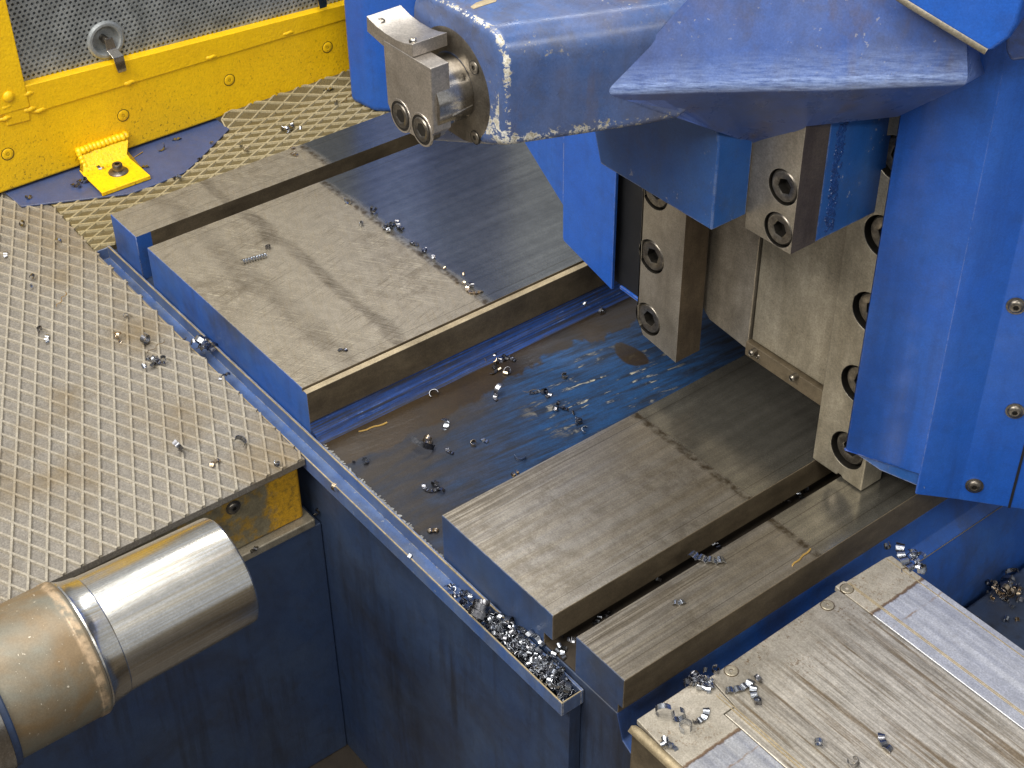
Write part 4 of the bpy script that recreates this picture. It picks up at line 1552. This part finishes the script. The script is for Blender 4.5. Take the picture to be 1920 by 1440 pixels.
chip(695, 805, vz, 'straw2', 'tan', 'yellow straw like sliver at the corner of the valley beside the wide slideway', 'slivers', 1.3, yaw=1.35)
for i, (x, y) in enumerate(((1005, 738), (1018, 741), (1030, 743), (1024, 735))):
    chip(x, y, vz, ('k', 'c')[i % 2], 'dark', 'dark chip in the short row right of the wavy strand in the valley', 'row by the wavy strand')
for i, (x, y) in enumerate(((1050, 762), (1058, 768), (1046, 772), (1070, 778), (1086, 790), (1091, 797))):
    chip(x, y, vz, ('f', 'k', 'c')[i % 3], 'dark', 'dark chip in the trail leading down to the streaked slideway', 'trail in the valley')
chip(1103, 811, vz, 'c', 'steel', 'bright chip at the edge of the streaked slideway, end of the dark trail', 'chips in the valley')
chip(821, 747, vz, 'b', 'dark', 'dark open curl in the valley, left of the pale sliver', 'chips in the valley', .8)
chip(798, 822, vz, 'arc', 'dark', 'largest broad arched chip in the valley, with a shiny inner face', 'chips in the valley', 1.0, yaw=.15, tilt=.9, name='broad_chip')
chip(806, 833, vz, 'b', 'tan', 'tan piece under the largest arched chip in the valley', 'chips in the valley', .9)
chip(829, 810, vz, 'b', 'steel', 'upright bent chip right of the largest arched chip in the valley', 'chips in the valley', 1.0)
chip(841, 848, vz, 'k', 'dark', 'row of small joined curls below the largest arched chip', 'chips in the valley', .9, yaw=.0)
chip(891, 833, vz, 'c', 'tan', 'left end of the arched pair of chips in the middle of the valley', 'chips in the valley')
chip(908, 828, vz, 'k', 'steel', 'right part of the arched pair of chips in the middle of the valley', 'chips in the valley')
chip(975, 852, vz, 'b', 'steel', 'horseshoe shaped chip in the valley near the streaked slideway', 'chips in the valley', .8, tilt=PI / 2)
chip(961, 893, vz, 'c', 'tan', 'pale chip peeping over the edge of the streaked slideway', 'chips in the valley')
chip(805, 922, vz, 'k6', 'dark', 'semicircle of joined dark curls at the near end of the valley', 'chips in the valley', .9, yaw=.6)
chip(818, 910, vz, 'c', 'dark', 'ring shaped dark chip beside the semicircle in the valley', 'chips in the valley')
chip(826, 922, vz, 'c', 'dark', 'right hand dark ring beside the semicircle in the valley', 'chips in the valley')
chip(812, 996, vz, 'k', 'tan', 'chip tucked against the front corner of the streaked slideway', 'chips in the valley')
chip(664, 874, vz, 'f', 'dark', 'dark flake at the near left corner of the valley', 'chips in the valley')
chip(680, 873, vz, 'c', 'steel', 'bright chip at the near left corner of the valley', 'chips in the valley')
# in the gutter and on the ledge
cluster(383, 650, -.0560, 9, 17, 'chip in the clump lodged in the blue gutter beside the grey tread plate', 'clump in the gutter', ('c', 'b', 'k'), ('dark', 'steel', 'dark'), 1.15)
chip(344, 637, -.0555, 'f', 'dark', 'small dark chip on the gutter lip above the lodged clump', 'chips on the gutter')
chip(420, 706, -.0555, 'k', 'dark', 'dark chip on the gutter lip below the lodged clump', 'chips on the gutter')
chip(636, 915, -.0555, 'c', 'tan', 'hoop shaped chip standing on the gutter lip above the yellow beam', 'chips on the gutter', tilt=0)
chip(771, 1043, -.0560, 'f', 'steel', 'single small chip half way down the gutter', 'chips on the gutter')
chip(848, 1110, -.0640, 'f', 'steel', 'small bright chip in the gutter just above the heap', 'chips on the gutter')
chip(588, 966, -.1450, 'c', 'dark', 'dark chip at the right end of the grey ledge below the yellow beam', 'chips on the ledge')
chip(478, 1032, -.1450, 'k', 'dark', 'dark chip on the grey ledge beside the shaft end', 'chips on the ledge')
o = chip(0, 0, 0, 'roll', 'dark', 'large rolled up dark chip lying on top of the gutter heap', None, .72, pos=U(918, 1146, 1, -.0120), yaw=.5, tilt=.75, name='rolled_chip')
o.location.z -= .004
heap = MB()
base_v = [m_ for key in (('c', 'steel'), ('k', 'steel'), ('f', 'steel')) for m_ in V[key]]
for i in range(260):
    t = random.random() ** .6
    me = base_v[i % len(base_v)]
    sc = random.uniform(.65, 1.1)
    h = .002 + .015 * min(1, t * 1.5) * random.random() ** .7
    Mx = Matrix.Translation((.712 + .186 * t, random.uniform(-.0230, -.0066), -.0690 + h)) @ Matrix.Rotation(random.uniform(0, 6.3), 4, 'Z') @ Matrix.Rotation(random.uniform(0, 6.3), 4, 'X') @ Matrix.Scale(sc, 4)
    n0 = len(heap.v)
    for v in me.vertices:
        q = Mx @ v.co
        q.z = max(q.z, -.0705)
        q.y = min(max(q.y, -.0252), -.0047)
        heap.vert(q)
    for f in me.polygons:
        heap.face([n0 + k for k in f.vertices], i % 3 == 1)
o = heap.build('chip_heap', ['chip_steel', 'chip_dark'], None, smooth=True)
tag(o, 'dense bed of small steel chips filling the lower end of the blue gutter', 'metal chips', None, 'stuff')
for i in range(52):
    t = random.random() ** .62
    x = .716 + .180 * t
    y = random.uniform(-.0215, -.0075)
    h = .008 + .016 * min(1, t * 1.6) * random.random() ** .5
    k = ('c', 'b', 'k', 'c', 'k', 'b')[i % 6] if t > .25 else ('f', 'c')[i % 2]
    chip(0, 0, 0, k, ('steel', 'steel', 'dark', 'steel')[i % 4], 'larger curled chip lying on top of the dense chip bed in the blue gutter', 'chips on top of the gutter heap',
         random.uniform(.75, 1.1), pos=Vector((x, y, -.0705 + h)))
# front slideways and the groove between them
for i, (x, y) in enumerate(((1504, 926), (1499, 931), (1478, 941), (1470, 944), (1345, 1025), (1336, 1028), (1133, 1157), (1122, 1163), (1128, 1152), (1228, 1093))):
    chip(x, y, -.0452, ('c', 'k', 'f')[i % 3], ('dark', 'steel')[i % 2], 'chip lying deep in the groove between the two front slideways', 'chips in the groove')
for (x, y) in ((1048, 1220), (1054, 1228), (1066, 1203), (1072, 1208), (1080, 1198), (1062, 1196), (1046, 1212)):
    chip(x, y, -.0452, 'k' if y > 1215 else 'f', 'steel' if y > 1210 else 'dark', 'chip at the open front end of the groove above the gutter heap', 'chips at the groove mouth', 1.05)
chip(1324, 1052, 0, 'k4', 'steel', 'chain of four linked bright curls on the narrow front slideway', 'chips on the front slideway', 1.45, yaw=.62)
chip(1273, 1132, 0, 'k', 'steel', 'single bright double curl on the narrow front slideway', 'chips on the front slideway', 1.1)
chip(1503, 1046, 0, 'straw2', 'tan', 'long brass coloured sliver on the narrow front slideway', 'slivers', .95, yaw=1.7)
# on the plate topped bed
T = 'chips on the plate topped bed'
chip(1690, 1046, ZT, 'k4', 'steel', 'chain of four bright curls at the far corner of the plate topped bed', T, 1.5, yaw=-.55)
chip(1657, 1028, ZT, 'c', 'steel', 'curl above the upper end of the bright chain at the far bed corner', T)
cluster(1716, 1052, ZT, 8, 17, 'chip in the tangle at the far corner of the plate topped bed', 'tangle at the far bed corner', ('wire', 'k', 'c'), ('steel', 'dark', 'steel')[:1] * 3)
chip(1716, 1071, ZT, 'b', 'steel', 'shiny upper curl just below the tangle at the far bed corner', T, .8)
chip(1715, 1083, ZT, 'b', 'dark', 'dark lower curl just below the tangle at the far bed corner', T, .8)
cluster(1312, 1286, ZT, 16, 21, 'bright chip in the dense clump at the near edge of the plate topped bed', 'dense clump on the bed', ('c', 'k', 'c'), ('steel', 'steel', 'dark'))
for i, (x, y) in enumerate(((1292, 1281), (1303, 1274), (1326, 1264), (1336, 1257))):
    chip(x, y, ZT, ('f', 'c')[i % 2], ('steel', 'dark')[i % 2], 'chip perched on the rim of the plate topped bed above the dense clump', 'chips on the bed rim')
chip(1258, 1342, ZT, 'b', 'steel', 'left half of the broad bright pair of curls near the bed corner', T, 1.0, tilt=0, yaw=.9)
chip(1281, 1349, ZT, 'b', 'steel', 'right half of the broad bright pair of curls near the bed corner', T, 1.0, tilt=0, yaw=.9)
chip(1301, 1352, ZT, 'f', 'dark', 'small dark link between the broad pair and the ring on the bed corner', T)
chip(1322, 1344, ZT, 'k', 'steel', 'bumpy bright chip right of the broad pair of curls on the bed corner', T, 1.2)
chip(1297, 1371, ZT, 'b', 'steel', 'half ring chip lying open below the broad pair of curls', T, .95, tilt=PI / 2)
cluster(1254, 1398, ZT, 5, 12, 'chip in the small bunch on the rounded edge strip of the bed', 'bunch on the edge strip', ('k', 'c', 'f'), ('steel', 'steel', 'steel'))
chip(1390, 1292, ZT, 'k4', 'steel', 'jagged chain of curls, upper arm of the bent pair on the bed', T, 1.15, yaw=1.35)
chip(1414, 1276, ZT, 'b', 'dark', 'dark hook at the top of the bent pair of chains on the bed', T, .7)
chip(1412, 1302, ZT, 'k', 'steel', 'lower arm of the bent pair of chains on the bed', T, 1.3, yaw=-.6)
chip(1424, 1315, ZT, 'b', 'dark', 'dark curl at the foot of the bent pair of chains on the bed', T, .6)
chip(1529, 1397, ZT, 'c', 'steel', 'lone bright short curl in the middle of the streaked bed plate', T, 1.1, tilt=0)
chip(1655, 1394, ZT, 'k', 'dark', 'dark wavy chip right of the lone curl on the streaked bed plate', T, 1.3, yaw=-.4)
chip(1590, 1434, ZT, 'b', 'dark', 'dark curl at the bottom picture edge on the streaked bed plate', T, .8)
# dark litter on the lower casting at the far right
LB = -.1700
cluster(1880, 1105, LB, 22, 34, 'dark chip in the oily litter on the lower blue casting at the right', 'litter on the lower casting', ('c', 'k', 'f', 'b'), ('dark', 'dark', 'tan'), 1.0)
for i, (x, y) in enumerate(((1830, 1161), (1842, 1166), (1882, 1164), (1906, 1168), (1917, 1132), (1898, 1137), (1870, 1128))):
    chip(x, y, LB, ('c', 'f')[i % 2], ('tan', 'dark', 'steel')[i % 3], 'scattered chip on the lower blue casting, apart from the dark litter', 'scattered chips on the lower casting')
# blackened steel sliver on the spindle
chip(867, 132, 0, 'straw', 'tan', None, None, .25, pos=Vector((FX + .012, -.004, FZ + .0245)), yaw=.3)
D.objects.remove(D.objects[[o.name for o in D.objects if o.name.startswith('metal_chip')][-1]])
# prototypes that no chip used leave no object behind; sheltering roof of the hall
